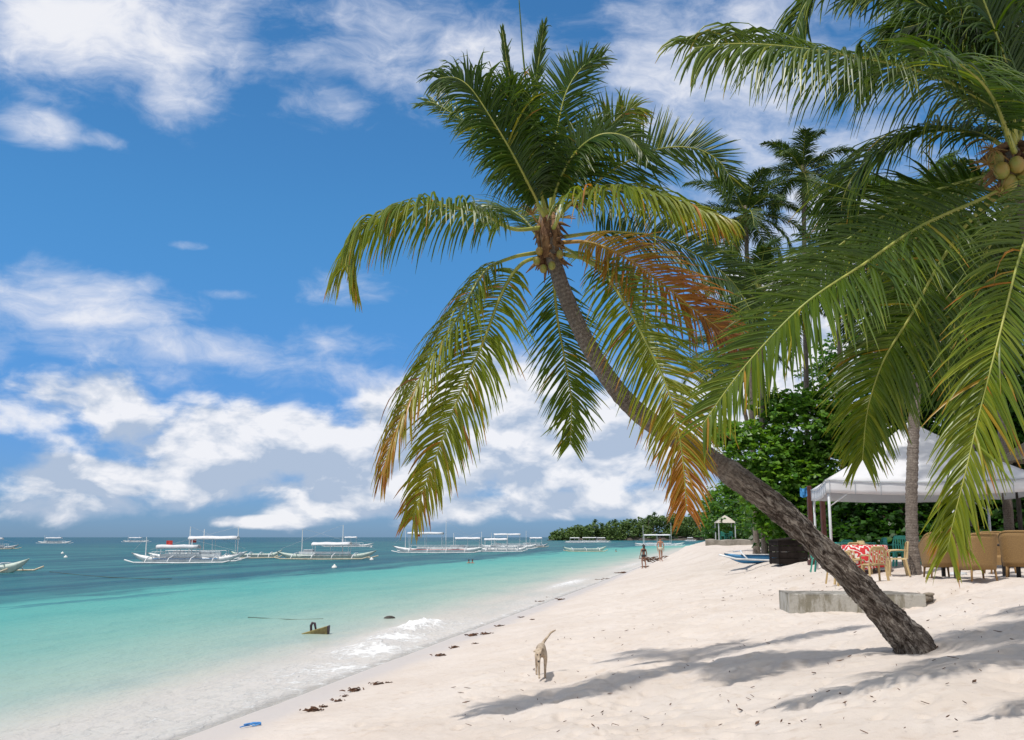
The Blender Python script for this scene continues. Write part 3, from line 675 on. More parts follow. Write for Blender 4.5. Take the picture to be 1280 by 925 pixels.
auto_palm('shorter far palm just below the two tall far crowns, behind the orange frond', gp(955, 46), at(950, 365, 46), 3.7, 22, 23, .15, 44, 3, .04, bgp)
auto_palm('far palm whose thin trunk shows in the gap above the leafy bush', gp(1060, 56), at(1045, 330, 56), 3.6, 20, 24, .17, 30, 3, .05, bgp)
auto_palm('far palm behind the peak of the white marquee', gp(1120, 50), at(1118, 390, 50), 3.6, 20, 25, .16, 30, 3, .05, bgp)
auto_palm('far palm with pale trunk seen at right between the hanging fronds', gp(1212, 40), at(1220, 385, 40), 3.7, 20, 26, .16, 34, 3, .07, bgp)
auto_palm('far palm behind the wicker chairs at the right edge', gp(1262, 44), at(1268, 320, 44), 3.6, 20, 27, .16, 30, 3, .05, bgp)

auto_palm('dark low palm filling the gap between the right edge and the slim grey trunk', gp(1262, 31), at(1240, 345, 31), 3.6, 22, 41, .15, 44, 3, .02, bgp)
auto_palm('dark palm with hanging skirt above the marquee peak', gp(1085, 46), at(1102, 330, 46), 4.3, 24, 42, .15, 44, 3, .0, bgp)
auto_palm('dark palm low behind the tip of the orange frond', gp(962, 60), at(915, 440, 60), 4.2, 22, 43, .15, 40, 3, .05, bgp)

# ------------------------------------------------------------------ broadleaf trees and bushes
def leaf_cloud(lobes, count, size, seed, shell=.55, age=.5, flat=.35, tilt=.9, up=.6):
    rg = np.random.RandomState(seed); lob = np.array([(*c, *r) for c, r in lobes]); vol = (lob[:, 3]*lob[:, 4]*lob[:, 5])**(2/3); pk = rg.choice(len(lob), count//5, p=vol/vol.sum())
    d = rg.normal(size=(count//5, 3)); d /= np.linalg.norm(d, axis=1)[:, None]
    rr_ = (shell+(1-shell)*rg.rand(count//5)**.7)[:, None]*(1+.10*rg.normal(size=(count//5, 1)))
    C = lob[pk, :3]+d*lob[pk, 3:]*rr_
    C = np.repeat(C, 5, 0); D = np.repeat(d, 5, 0); n = len(C)
    tw = np.repeat(rg.rand(count//5), 5)
    a = rg.rand(n)*2*np.pi; A = np.stack([np.cos(a), np.sin(a), rg.normal(size=n)*.35-.1], -1)+D*.6
    A /= np.linalg.norm(A, axis=1)[:, None]
    Nn = np.array([0, 0, 1.0])*up+D*.5+rg.normal(size=(n, 3))*.35; Sd = np.cross(A, Nn); Sd /= np.linalg.norm(Sd, axis=1)[:, None]+1e-9
    L = (size*(.7+.6*rg.rand(n)))[:, None]; Wd = L*flat; U = np.cross(Sd, A)
    C = C+rg.normal(size=(n, 3))*size*.15
    V = np.stack([C, C+A*L*.55+Sd*Wd+U*L*.10, C+A*L-U*L*.12, C+A*L*.55-Sd*Wd+U*L*.10], 1).reshape(-1, 3)
    Fc = np.arange(n*4).reshape(-1, 4)
    ag = np.clip(age+.35*(tw-.5)+.25*(rg.rand(n)-.5), 0, 1)
    return V, Fc, np.repeat(ag, 4)
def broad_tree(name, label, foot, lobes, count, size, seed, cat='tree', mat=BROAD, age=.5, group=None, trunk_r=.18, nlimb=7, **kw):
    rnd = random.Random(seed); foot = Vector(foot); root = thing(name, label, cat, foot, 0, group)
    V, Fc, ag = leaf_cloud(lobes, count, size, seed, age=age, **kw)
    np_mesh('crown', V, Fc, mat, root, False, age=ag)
    tm = MB(); top = max(c[2] for c, r in lobes)*.6
    tm.tube([(0, 0, -.3), (.1, 0, top*.3), (0, .1, top*.65), (0, 0, top)], [trunk_r*1.3, trunk_r, trunk_r*.8, trunk_r*.4], 10)
    for c, r in lobes[:nlimb*2]:
        c = Vector(c); a = Vector((0, 0, top*rnd.uniform(.2, .6))); tm.tube([a, a.lerp(c, .5)+Vector((0, 0, .15)), c], [trunk_r*.6, trunk_r*.35, trunk_r*.12], 6)
    tm.build('trunk', BARK, root, True); return root
def lob(foot, specs, depth):    # crown lobes of a tree, seen centre and radii in photo pixels turned into metres at the tree's distance
    k = depth/1247; return [((at(px, py, depth+dy)-Vector(foot)), Vector((rx*k, max(rx, ry)*k*.9, ry*k))) for px, py, rx, ry, dy in specs]
f = gp(990, 46)
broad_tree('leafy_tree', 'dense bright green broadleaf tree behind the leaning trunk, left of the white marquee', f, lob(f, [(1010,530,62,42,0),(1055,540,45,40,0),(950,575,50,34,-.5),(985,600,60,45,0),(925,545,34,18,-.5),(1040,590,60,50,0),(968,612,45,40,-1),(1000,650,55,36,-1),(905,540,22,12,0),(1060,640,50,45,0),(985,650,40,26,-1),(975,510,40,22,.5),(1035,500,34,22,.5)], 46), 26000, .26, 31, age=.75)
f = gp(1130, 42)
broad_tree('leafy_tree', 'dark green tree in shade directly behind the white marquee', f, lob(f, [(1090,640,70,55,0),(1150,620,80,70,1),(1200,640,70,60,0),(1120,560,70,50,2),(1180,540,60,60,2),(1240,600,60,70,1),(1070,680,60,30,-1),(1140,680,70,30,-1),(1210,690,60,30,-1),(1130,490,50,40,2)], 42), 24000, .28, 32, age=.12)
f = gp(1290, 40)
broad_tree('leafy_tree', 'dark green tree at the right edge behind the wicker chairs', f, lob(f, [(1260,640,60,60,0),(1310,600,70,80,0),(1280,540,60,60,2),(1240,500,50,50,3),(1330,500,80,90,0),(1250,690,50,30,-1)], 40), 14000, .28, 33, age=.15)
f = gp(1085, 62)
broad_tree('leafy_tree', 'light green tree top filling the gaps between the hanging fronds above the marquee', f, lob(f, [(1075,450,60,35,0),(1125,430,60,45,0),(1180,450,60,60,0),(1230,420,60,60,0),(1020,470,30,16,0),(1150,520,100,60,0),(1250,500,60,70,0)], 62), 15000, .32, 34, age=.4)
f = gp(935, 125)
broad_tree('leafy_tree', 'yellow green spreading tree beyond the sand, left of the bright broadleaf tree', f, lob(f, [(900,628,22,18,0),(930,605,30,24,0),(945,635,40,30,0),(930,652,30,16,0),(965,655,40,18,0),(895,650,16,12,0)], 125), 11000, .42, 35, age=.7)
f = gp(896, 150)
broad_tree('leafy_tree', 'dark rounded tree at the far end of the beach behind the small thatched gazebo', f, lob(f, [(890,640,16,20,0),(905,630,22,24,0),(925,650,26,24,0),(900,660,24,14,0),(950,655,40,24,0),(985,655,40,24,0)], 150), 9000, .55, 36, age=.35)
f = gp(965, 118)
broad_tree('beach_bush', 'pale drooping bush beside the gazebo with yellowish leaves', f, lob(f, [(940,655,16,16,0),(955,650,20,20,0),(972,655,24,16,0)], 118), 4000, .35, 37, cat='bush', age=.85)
# undergrowth that closes the view under the crowns
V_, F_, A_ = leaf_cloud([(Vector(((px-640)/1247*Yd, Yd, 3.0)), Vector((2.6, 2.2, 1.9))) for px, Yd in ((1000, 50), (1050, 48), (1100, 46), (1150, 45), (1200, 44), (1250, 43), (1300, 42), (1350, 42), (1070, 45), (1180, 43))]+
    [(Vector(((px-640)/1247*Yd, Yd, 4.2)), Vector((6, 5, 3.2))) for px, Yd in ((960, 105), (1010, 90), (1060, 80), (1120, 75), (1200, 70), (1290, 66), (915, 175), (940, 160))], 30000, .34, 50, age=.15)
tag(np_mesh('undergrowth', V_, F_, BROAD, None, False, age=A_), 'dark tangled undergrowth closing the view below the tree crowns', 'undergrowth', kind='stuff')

# ------------------------------------------------------------------ far headland
HD = 900.0
ROCK = M('shore_rock', (.10, .085, .07), (.035, .03, .03), .3, .9, .6, 1)
hx0, hx1 = (684-640)/1247*HD, (905-640)/1247*HD
def head_top(u):   # u 0..1 from the tip inland
    return lerp_tab(u, [(0, .8), (.05, 2.5), (.2, 6), (.5, 9), (.8, 12), (1, 14)])
rows = []
for i in range(61):
    u = i/60; x = hx0+(hx1-hx0)*u*1.6; h = head_top(u*1.3); wd2 = 14+70*min(1, u*2)
    row = []
    for j in range(17):
        v = j/16; y = HD+60*u-wd2*.5+wd2*v*1.0+noise.noise(Vector((x*.1, v*3, 0)))*4
        z = h*.35*math.sin(math.pi*v)**.5 - 1.0 + (1.2+noise.noise(Vector((x*.25, y*.3, 1))))*(1 if 0 < j < 16 else 0)
        row.append(Vector((x, y, z)))
    rows.append(row)
MB().surf(rows).build('headland', ROCK, None, True)['kind'] = 'structure'
rnh = random.Random(9); hl = []
for i in range(340):
    u = rnh.random()**.8; x = hx0+4+(hx1*1.25-hx0)*u; uu = (x-hx0)/(hx1-hx0); y = HD+40*uu+rnh.uniform(-14-30*min(1, uu), 25)
    top = lerp_tab(uu, [(0, 6), (.1, 11), (.3, 16), (.5, 18.5), (.7, 24), (.9, 25), (1.1, 25)]); r = rnh.uniform(2.6, 5)
    z = top*rnh.uniform(.12, 1)-r*.6
    hl.append((Vector((x, y, max(r*.5, z))), Vector((r*1.2, r, r*.95))))
V_, F_, A_ = leaf_cloud(hl, 85000, 1.3, 77, age=.75, flat=.5, shell=.75)
tag(np_mesh('woodland', V_, F_, WOODS, None, False, age=A_), 'green wood covering the low headland across the bay', 'woodland', kind='stuff')
for k, (px, py, w_) in enumerate(((744, 650, 'tallest palm near the outer end of the headland'), (769, 650, 'bushy palm above the middle of the headland wood'), (753, 655, 'small palm between two taller ones on the headland'), (793, 650, 'thin palm poking from the wood above the moored outrigger'), (811, 645, 'palm on the headland just left of the hanging frond tip'), (818, 641, 'highest palm on the headland skyline'))):
    fo_ = Vector(((px-640)/1247*HD, HD+5, 6)); cr = at(px, py, HD+5)
    r_ = thing('distant_palm', w_, 'palm tree', fo_, 0, 'palms on the headland'); MB().tube([(0, 0, -4), (.5, 0, (cr.z-6)*.5), (cr.x-fo_.x, 0, cr.z-6)], [.5, .4, .35], 6).build('trunk', BARK, r_)
    m_ = MB(); rk = random.Random(k)
    for q in range(16):
        a = q*2.4; e = R(60-95*q/15); h_ = Vector((math.cos(a), math.sin(a), 0)); p = cr-fo_; prev = p; L = 3.6
        pts = [p+(h_*math.cos(e)*s_+UP*(math.sin(e)*s_-.55*s_*s_))*L for s_ in (0, .35, .7, 1.0)]
        sd_ = h_.cross(UP)*.8
        m_.add([x_+sd_*w2 for x_, w2 in zip(pts, (.2, 1, .8, .1))]+[x_-sd_*w2 for x_, w2 in zip(pts, (.2, 1, .8, .1))], [(0, 1, 5, 4), (1, 2, 6, 5), (2, 3, 7, 6)], age=.2)
    m_.build('crown', WOODS, r_)

# ------------------------------------------------------------------ outrigger boats
WHITE = M('boat_white', (.72, .73, .74), (.55, .57, .58), 2, .45); CANVAS = M('white_canvas', (.80, .80, .82), (.70, .71, .74), 1.5, .8, .15, 8, transl=.25)
PALEG = M('pale_green_paint', (.42, .50, .45), (.34, .40, .36), 3, .5); BAMBOO = M('bamboo_pole', (.55, .50, .38), (.42, .36, .26), 5, .6)
DARKW = M('dark_wood', (.06, .05, .045), (.03, .026, .022), 4, .7); REDP = M('red_cloth', (.5, .05, .04), (.35, .03, .03), 4, .7); BLUEP = M('blue_paint', (.04, .22, .45), (.03, .16, .34), 3, .5)
GREYP = M('grey_paint', (.36, .40, .44), (.28, .31, .34), 3, .5)
def hull_mb(L, B, D, rise_bow, rise_st, n=27, sheer=.0):
    m = MB(); rows = []
    for i in range(n):
        s = -1+2*i/(n-1); x = s*L/2; e = abs(s); wd2 = B/2*(1-e**2.6)**.75+.02
        rise = (rise_bow if s > 0 else rise_st)*max(0, (e-.42)/.58)**1.9
        top = D+rise; bot = -.35+(top+.35-.10)*max(0, (e-.45)/.55)**1.6
        row = [Vector((x, -wd2, top)), Vector((x, -wd2*.9, top*.6+bot*.4)), Vector((x, -wd2*.6, bot+.12)), Vector((x, 0, bot)), Vector((x, wd2*.6, bot+.12)), Vector((x, wd2*.95, top*.6+bot*.4)), Vector((x, wd2, top)), Vector((x, wd2*.8, top-.10)), Vector((x, -wd2*.8, top-.10))]
        rows.append(row)
    m.surf(rows, True); m.add(rows[0], [tuple(range(9))]); m.add(rows[-1], [tuple(range(8, -1, -1))]); return m
def bangka(label, loc, rz, L=13, canopy=((-.25, .2, 2.1),), masts=((-.3, 3.2), (.12, 3.0)), cabin=True, hullmat=WHITE, canmat=CANVAS, beam=3.2, arms=4, flag=None, rail=True, stripe=None, raise_=1.0, group='moored outrigger boats'):
    root = thing('outrigger_boat', label, 'boat', loc, rz, group); B = L*.085; D = .62*raise_
    hull = hull_mb(L, B, D, .55, .40).build('hull', hullmat, root, True)
    m = MB(); m.tube([(x*L, math.copysign(1, s)*(B/2+.015-.012*abs(x)*8*B), D-.16) for s in (1,) for x in np.linspace(-.3, .3, 7)], .045, 5); m.tube([(x*L, -(B/2+.015-.012*abs(x)*8*B), D-.16) for x in np.linspace(-.3, .3, 7)], .045, 5)
    m.build('rubbing_strake', stripe or GREYP, hull)
    for s in (1, -1):
        m = MB(); m.tube([(-.46*L, s*beam, .30), (-.40*L, s*beam, .12), (0, s*beam, .06), (.40*L, s*beam, .12), (.48*L, s*beam, .42)], .085, 6); m.build('float', BAMBOO if hullmat is not WHITE else WHITE, root, True)
    for k in range(arms):
        x = L*(-.30+.60*k/(arms-1)); m = MB()
        m.tube([(x, -beam, .16), (x, -beam*.8, .55), (x, -B*.7, D+.18), (x, B*.7, D+.18), (x, beam*.8, .55), (x, beam, .16)], .055, 6); m.build('outrigger_arm', WHITE, root, True)
    if cabin:
        m = MB()
        for s in (1, -1): m.box((-.02*L, s*B*.42, D+.22), (L*.50, .05, .30))
        m.box((-.27*L, 0, D+.2), (.06, B*.8, .34)); m.box((.23*L, 0, D+.2), (.06, B*.8, .34)); m.build('coaming', WHITE, root)
        m = MB(); m.box((-.18*L, 0, D+.42), (L*.10, B*.72, .5), bev=.06); m.build('engine_box', GREYP, root)
    if rail:
        m = MB()
        for s in (1, -1):
            m.tube([(-.30*L, s*B*.62, D+.62), (.30*L, s*B*.62, D+.62)], .03, 5)
            for x in np.linspace(-.30, .30, 9): m.tube([(x*L, s*B*.5, D), (x*L, s*B*.62, D+.62)], .025, 5)
        m.build('railing', WHITE, root)
    for (a, b, h) in canopy:
        m = MB(); rows = []; n = 9
        for i in range(n):
            u = i/(n-1); x = (a+(b-a)*u)*L; row = []
            for j in range(7):
                v = -1+2*j/6; row.append(Vector((x, v*B*.85, D+h-.16*v*v-.03*math.sin(u*math.pi*4)+.02*j % 2)))
            row = [Vector((x, -B*.87, D+h-.36))]+row+[Vector((x, B*.87, D+h-.36))]; rows.append(row)
        c = m.surf(rows).build('canopy', canmat, root, True, thick=.03)
        for x in (a+.01, (a+b)/2, b-.01):
            for s in (1, -1): MB().tube([(x*L, s*B*.55, D), (x*L, s*B*.8, D+h-.2)], .032, 5).build('canopy_post', WHITE, root)
    for (x, h) in masts:
        MB().tube([(x*L, 0, D-.2), (x*L, 0, D+h)], [.075, .05], 6).build('mast', WHITE, root)
    if masts:
        m = MB(); x0, h0 = masts[0]; m.tube([(x0*L, 0, D+h0), (.48*L, 0, D+.8)], .012, 4); m.tube([(masts[-1][0]*L, 0, D+masts[-1][1]), (-.47*L, 0, D+.7)], .012, 4); m.build('rigging', GREYP, root)
    if flag:
        fx, fz, fm = flag; m = MB(); m.surf([[Vector((fx*L+i*.14, .05*math.sin(i*1.3), D+fz-j*.25)) for j in range(3)] for i in range(6)]); m.build('flag', fm, root, thick=.01)
    return root
def sp_(px, py): p = sea(px, py); p.z = 0; return p
boats = [
 ('small white outrigger with canopy far out, nearest the left edge on the horizon', (68, 679.2), .05, 16, dict()),
 ('small white outrigger on the horizon, right above the bow of the large twin canopy boat', (170, 677.6), -.1, 17, dict()),
 ('grey outrigger boat cut by the left edge, just below the horizon', (-12, 686.5), .2, 13, dict(hullmat=GREYP)),
 ('pale boat at the left edge with only its long bow pointing into the picture', (-38, 716), .02, 9.6, dict(canopy=(), masts=(), hullmat=PALEG, cabin=False, rail=False)),
 ('largest white outrigger at left with low sagging canopy and red bundle on top', (232, 703.5), math.pi+.06, 12.3, dict(stripe=BLUEP, canopy=((-.12, .26, 1.35),), masts=((.37, 2.3), (-.05, 2.0)), flag=(.13, 1.9, REDP))),
 ('white outrigger with a long high canopy moored behind the largest left boat', (246, 700.5), .05, 12.6, dict(canopy=((-.08, .40, 2.35),), masts=((-.08, 3.6), (.06, 3.3), (.40, 3.6)), flag=(-.07, 2.1, REDP))),
 ('plain pale green hull between the two big left outriggers, no canopy', (320, 697.5), .1, 7.2, dict(canopy=(), masts=(), hullmat=PALEG, cabin=False, rail=False)),
 ('long low white outrigger with two masts and tilted canopy, centre of the left bay', (408, 699), -.04, 13.4, dict(canopy=((-.14, .24, 1.55),), masts=((-.25, 3.4), (.16, 3.9)), rail=False, hullmat=PALEG)),
 ('white outrigger with small canopy farther out behind the two masted one', (434, 683.5), .08, 16, dict(canopy=((-.05, .18, 2.4),), masts=((-.1, 2.5),))),
 ('big white outrigger with red trimmed canopy below the palm frond tip', (548, 691), math.pi-.05, 17.5, dict(stripe=REDP, canopy=((-.05, .33, 3.0),), masts=((.36, 3.4), (-.08, 5.2)), flag=(.2, 2.75, REDP), raise_=1.25)),
 ('white outrigger with low flat canopy tucked behind the red trimmed one', (592, 689), .06, 14, dict(canopy=((-.28, .10, 2.2),), masts=((-.3, 3.2), (.12, 3.4)))),
 ('white outrigger with low canopy right of centre, nearest of the right cluster', (628, 689.6), -.06, 10.5, dict(canopy=((-.35, .10, 2.0),), masts=((.1, 3.0),))),
 ('white outrigger with tall canopy overlapping the nearest one of the right cluster', (636, 686.2), .05, 14.5, dict(canopy=((-.26, .20, 3.0),), masts=((.3, 3.8), (-.3, 3.2)), raise_=1.2)),
 ('small dark hulled outrigger at the right end of the cluster', (666, 684), .1, 9, dict(canopy=((-.1, .3, 2.2),), masts=(), hullmat=GREYP)),
 ('low pale open boat without canopy in front of the headland', (731, 689.5), .04, 9, dict(canopy=(), masts=(), hullmat=PALEG, cabin=False, rail=False, arms=3)),
 ('small white canopy boat first from the headland tip', (719, 678.5), .1, 11, dict(masts=())),
 ('small white canopy boat second from the headland tip', (737, 678.2), -.1, 13, dict(masts=(), canopy=((-.3, .3, 2.2),))),
 ('small white canopy boat third from the headland tip', (752, 678.0), .1, 10, dict(masts=())),
 ('white outrigger with long canopy and two tall masts in front of the headland', (824, 682.5), -.03, 17, dict(stripe=BLUEP, canopy=((-.30, .22, 3.1),), masts=((-.31, 6.2), (.24, 7.0)), rail=False, raise_=1.1)),
 ('tiny white canopy boat close under the far wooded shore', (863, 676.5), .1, 9, dict(masts=())),
]
for lab, (px, py), rz, L, kw in boats: bangka(lab, sp_(px, py), rz, L, **kw)

# ------------------------------------------------------------------ things in the water
BUOY = M('buoy_foam', (.75, .74, .70), (.6, .6, .58), 6, .6)
for px, py, lab in ((78, 692, 'white float farther out of the pair near the left edge'), (82, 697, 'white float nearer of the pair near the left edge'), (418, 710, 'white float in front of the two masted boat'), (464, 684, 'white float behind the stern of the two masted boat'), (464.5, 700, 'white float touching the stern of the two masted boat')):
    p = sp_(px, py); m = MB(); m.lathe([(.03, -.25), (.20, -.2), (.27, 0), (.22, .18), (.08, .26), (.05, .36)], p, 12); tag(m.build('mooring_buoy', BUOY, None, True), lab, 'buoy', 'mooring floats')
# half-sunk bow
WRECK = M('wreck_wood', (.30, .24, .09), (.16, .12, .05), 5, .7, .5, 20); WDARK = M('wreck_end', (.07, .04, .06), (.04, .025, .03), 6, .7)
p = sp_(393, 793); wr_ = thing('sunken_canoe', 'half sunk wooden canoe end with square stern sticking out of the turquoise shallows', 'boat', p)
m = MB(); rows = []
for i in range(12):
    u = i/11; x = -.38+.80*u; hh = .02+.23*u; bb = .05+.12*u
    rows.append([Vector((x, -bb, hh)), Vector((x, -bb*.7, hh*.4-.05)), Vector((x, 0, -.16)), Vector((x, bb*.7, hh*.4-.05)), Vector((x, bb, hh)), Vector((x, bb*.8, hh+.01)), Vector((x, -bb*.8, hh+.01))])
m.surf(rows, True).build('hull', WRECK, wr_, False)
m = MB(); m.add([(v.x+.004, v.y*1.05, v.z) for v in rows[-1]], [tuple(range(7))]); m.build('transom', WDARK, wr_, thick=.03)
m = MB(); m.tube([(-.10, 0, .08), (-.11, 0, .26), (-.07, 0, .34), (-.0, 0, .33), (.04, 0, .14)], [.035, .04, .04, .04, .03], 7); m.build('mooring_loop', WDARK, wr_, True)
p = sp_(487, 773); m = MB(); m.blob((0, 0, -.02), .19, 14, .06, 3, (1.15, .7, .62)); o = m.build('rock', DARKW, None, True); o.location = p; tag(o, 'smooth black rock just breaking the surface beside the breaking wave', 'rock')
ROPE = M('wet_rope', (.05, .07, .05), (.03, .04, .03), 5, .8)
for lab, pts in (('long dark rope floating on the blue water at left', ((62, 715), (100, 719), (140, 722), (185, 724), (215, 724))), ('short dark rope drifting behind the half sunk canoe', ((310, 772), (345, 774), (372, 775), (404, 774)))):
    m = MB(); q = [sp_(a, b)+Vector((0, .0, .012)) for a, b in pts]; m.tube(smooth_path(q, 40), (.016 if 'short' in lab else .035), 5); tag(m.build('rope', ROPE, None, True), lab, 'rope', 'ropes floating in the water')

# ------------------------------------------------------------------ skinned figures
def skin(name, pts, edges, mat, parent=None, sub=2, root=0):
    me = bpy.data.meshes.new(name); me.from_pydata([p[:3] for p in pts], edges, []); me.update()
    o = bpy.data.objects.new(name+'_cage', me); col.objects.link(o)
    md = o.modifiers.new('skin', 'SKIN'); md.use_smooth_shade = True; md.branch_smoothing = .5
    if not me.skin_vertices: me.skin_vertices.new() if hasattr(me.skin_vertices, 'new') else None
    for i, sv in enumerate(me.skin_vertices[0].data):
        r = pts[i][3]; sv.radius = (r, r) if not hasattr(r, '__len__') else r; sv.use_root = (i == root)
    o.modifiers.new('sub', 'SUBSURF').levels = sub; o.modifiers['sub'].render_levels = sub
    dg = bpy.context.evaluated_depsgraph_get(); dg.update()
    m2 = bpy.data.meshes.new_from_object(o.evaluated_get(dg)); bpy.data.objects.remove(o)
    m2.materials.clear(); m2.materials.append(mat)
    m2.polygons.foreach_set('use_smooth', [True]*len(m2.polygons))
    r_ = bpy.data.objects.new(name, m2); col.objects.link(r_)
    if parent is not None: r_.parent = parent
    return r_
FUR = M('dog_fur', (.50, .41, .31), (.32, .24, .17), 9, .8, .4, 60); NOSE = M('dark_nose', (.02, .015, .015), None, 5, .4)
SKINM = M('tan_skin', (.42, .22, .14), (.36, .18, .11), 3, .5); SKIND = M('brown_skin', (.30, .15, .10), (.25, .12, .08), 3, .5)
HAIR = M('dark_hair', (.02, .014, .012), None, 10, .5); BLACKC = M('black_cloth', (.02, .02, .025), None, 8, .7); CREAMC = M('cream_cloth', (.6, .56, .46), None, 8, .8)
p = G(677, 847); dog = thing('dog', 'thin cream coloured dog walking toward the viewer with raised tail and lowered head', 'dog', p, R(3))
dp = [(.02, .30, .47, (.085, .10)), (.0, .12, .455, (.085, .09)), (0, -.05, .45, (.09, .115)), (-.015, -.20, .46, (.085, .115)),  # 0-3 spine
      (-.05, -.31, .47, (.058, .07)), (-.085, -.39, .445, .062), (-.095, -.46, .40, .050), (-.10, -.53, .35, .030), (-.102, -.57, .325, .022),  # 4-8 neck, head, muzzle
      (.055, .37, .52, .032), (.14, .43, .60, .024), (.23, .47, .69, .019), (.33, .50, .73, .012),  # 9-12 tail
      (-.075, -.19, .36, .045), (-.07, -.21, .21, .026), (-.065, -.20, .05, .020), (-.065, -.235, .018, .024),  # 13-16 front leg
      (.065, -.16, .36, .045), (.06, -.13, .21, .026), (.055, -.10, .05, .020), (.055, -.135, .018, .024),   # 17-20
      (-.06, .31, .38, .062), (-.07, .22, .27, .040), (-.07, .36, .15, .022), (-.07, .33, .03, .019), (-.07, .295, .015, .022),  # 21-25
      (.09, .33, .38, .062), (.10, .27, .27, .040), (.10, .42, .16, .022), (.10, .40, .03, .019), (.10, .365, .015, .022),  # 26-30
      (-.150, -.375, .475, .022), (-.185, -.385, .455, .010), (-.035, -.375, .480, .022), (-.012, -.385, .455, .010)]  # ears
de = [(0, 1), (1, 2), (2, 3), (3, 4), (4, 5), (5, 6), (6, 7), (7, 8), (0, 9), (9, 10), (10, 11), (11, 12), (3, 13), (13, 14), (14, 15), (15, 16), (3, 17), (17, 18), (18, 19), (19, 20), (0, 21), (21, 22), (22, 23), (23, 24), (24, 25), (0, 26), (26, 27), (27, 28), (28, 29), (29, 30), (5, 31), (31, 32), (5, 33), (33, 34)]
skin('body', dp, de, FUR, dog, 2)
MB().blob((-.103, -.592, .328), .018, 8).build('nose', NOSE, dog, True)
for s in (-1, 1): MB().blob((-.092+s*.028, -.492, .425), .011, 8).build('eye', NOSE, dog, True)
dog.scale = (.88, .95, 1.0)

def person(label, loc, rz, skinm, hairlen, top, bottom, pose=0, h=1.0):
    root = thing('person', label, 'person', loc, rz, None); a = pose
    P_ = [(0, 0, .96, (.145, .10)), (0, 0, 1.10, (.125, .085)), (0, 0, 1.26, (.145, .095)), (0, .0, 1.40, (.13, .08)), (0, 0, 1.48, .052), (0, -.01, 1.56, .075), (0, -.01, 1.66, .085),
          (.17, 0, 1.40, .052), (.24, .02+a*.05, 1.13, .040), (.25, -.06-a*.1, .90, .028), (.25, -.08-a*.12, .83, .030),
          (-.17, 0, 1.40, .052), (-.24, .02-a*.05, 1.13, .040), (-.25, -.04+a*.1, .90, .028), (-.25, -.05+a*.12, .83, .030),
          (.09, 0, .88, .085), (.10, -.03-a*.12, .48, .055), (.10, .02-a*.05, .10, .036), (.11, -.10-a*.05, .03, .032),
          (-.09, 0, .88, .085), (-.10, -.02+a*.12, .48, .055), (-.10, .03+a*.22, .10, .036), (-.11, -.08+a*.22, .03, .032)]
    E_ = [(0, 1), (1, 2), (2, 3), (3, 4), (4, 5), (5, 6), (3, 7), (7, 8), (8, 9), (9, 10), (3, 11), (11, 12), (12, 13), (13, 14), (0, 15), (15, 16), (16, 17), (17, 18), (0, 19), (19, 20), (20, 21), (21, 22)]
    for wi, s in ((10, 1), (14, -1)):
        hx, hy, hz = P_[wi][:3]
        for k, (dx, L) in enumerate(((-.022, .065), (-.007, .08), (.008, .078), (.022, .06))):
            P_.append((hx+s*.004, hy+dx, hz-.045, .010)); P_.append((hx+s*-.01, hy+dx*1.3, hz-.045-L, .008)); E_ += [(wi, len(P_)-2), (len(P_)-2, len(P_)-1)]
        P_.append((hx-s*.01, hy-.045, hz-.03, .011)); E_.append((wi, len(P_)-1))
    skin('body', P_, E_, skinm, root, 1)
    m = MB(); m.blob((0, .012, 1.665), .105, 14, sc=(.88, .95, 1.0)); 
    if hairlen: m.tube([(0, .07, 1.66), (0, .10, 1.55), (0, .10, 1.66-hairlen)], [.09, .085, .04], 8)
    m.build('hair', HAIR, root, True)
    for x in (-.03, .03): MB().blob((x, -.088, 1.645), .012, 6).build('eye', HAIR, root, True)
    if top:
        m = MB(); m.lathe([(.158, 1.24), (.168, 1.30), (.155, 1.35)], (0, 0, 0), 20); o = m.build('bikini_top', top, root, True); o.scale = (1, .72, 1)
    m = MB(); m.lathe([(.175, .80 if not top else .86), (.195, .90), (.165, 1.02)], (0, 0, 0), 20); o = m.build('swim_shorts' if not top else 'bikini_bottom', bottom, root, True); o.scale = (1, .74, 1)
    root.scale = (h,)*3; return root
man_ = G(826, 702); wy_ = man_.y-3; wo_ = Vector((164/1247*wy_, wy_, 0)); wo_.z = height(wo_.x, wo_.y, False)
person('woman in a black bikini with dark hair standing at the water edge', wo_, R(200), SKIND, .22, BLACKC, BLACKC, .5, .98)
person('man with bare back and cream shorts walking on the sand beside the woman', G(826, 702), R(10), SKINM, 0, None, CREAMC, -.6, 1.03)
def swimmer(label, px, py, rz):
    root = thing('person', label, 'person', sp_(px, py), rz, 'swimmers in the bay')
    skin('body', [(0, 0, -.25, (.17, .10)), (0, 0, .02, (.16, .10)), (0, 0, .14, .06), (0, -.01, .24, .08), (0, -.01, .33, .085), (.2, 0, .03, .055), (.28, -.15, -.1, .04), (-.2, 0, .03, .055), (-.28, -.15, -.1, .04)],
         [(0, 1), (1, 2), (2, 3), (3, 4), (1, 5), (5, 6), (1, 7), (7, 8)], SKIND, root, 1)
    MB().blob((0, .015, .345), .108, 12, sc=(.9, 1, 1)).build('hair', HAIR, root, True)
swimmer('left one of two dark haired swimmers close together in the turquoise water', 586, 704, .3)
swimmer('right one of two dark haired swimmers close together in the turquoise water', 590.5, 704, -.4)
swimmer('lone dark haired swimmer near the beach in front of the open pale boat', 770, 689.5, .3)
swimmer('swimmer resting by the stern of the open pale boat', 752, 687.5, -.3)

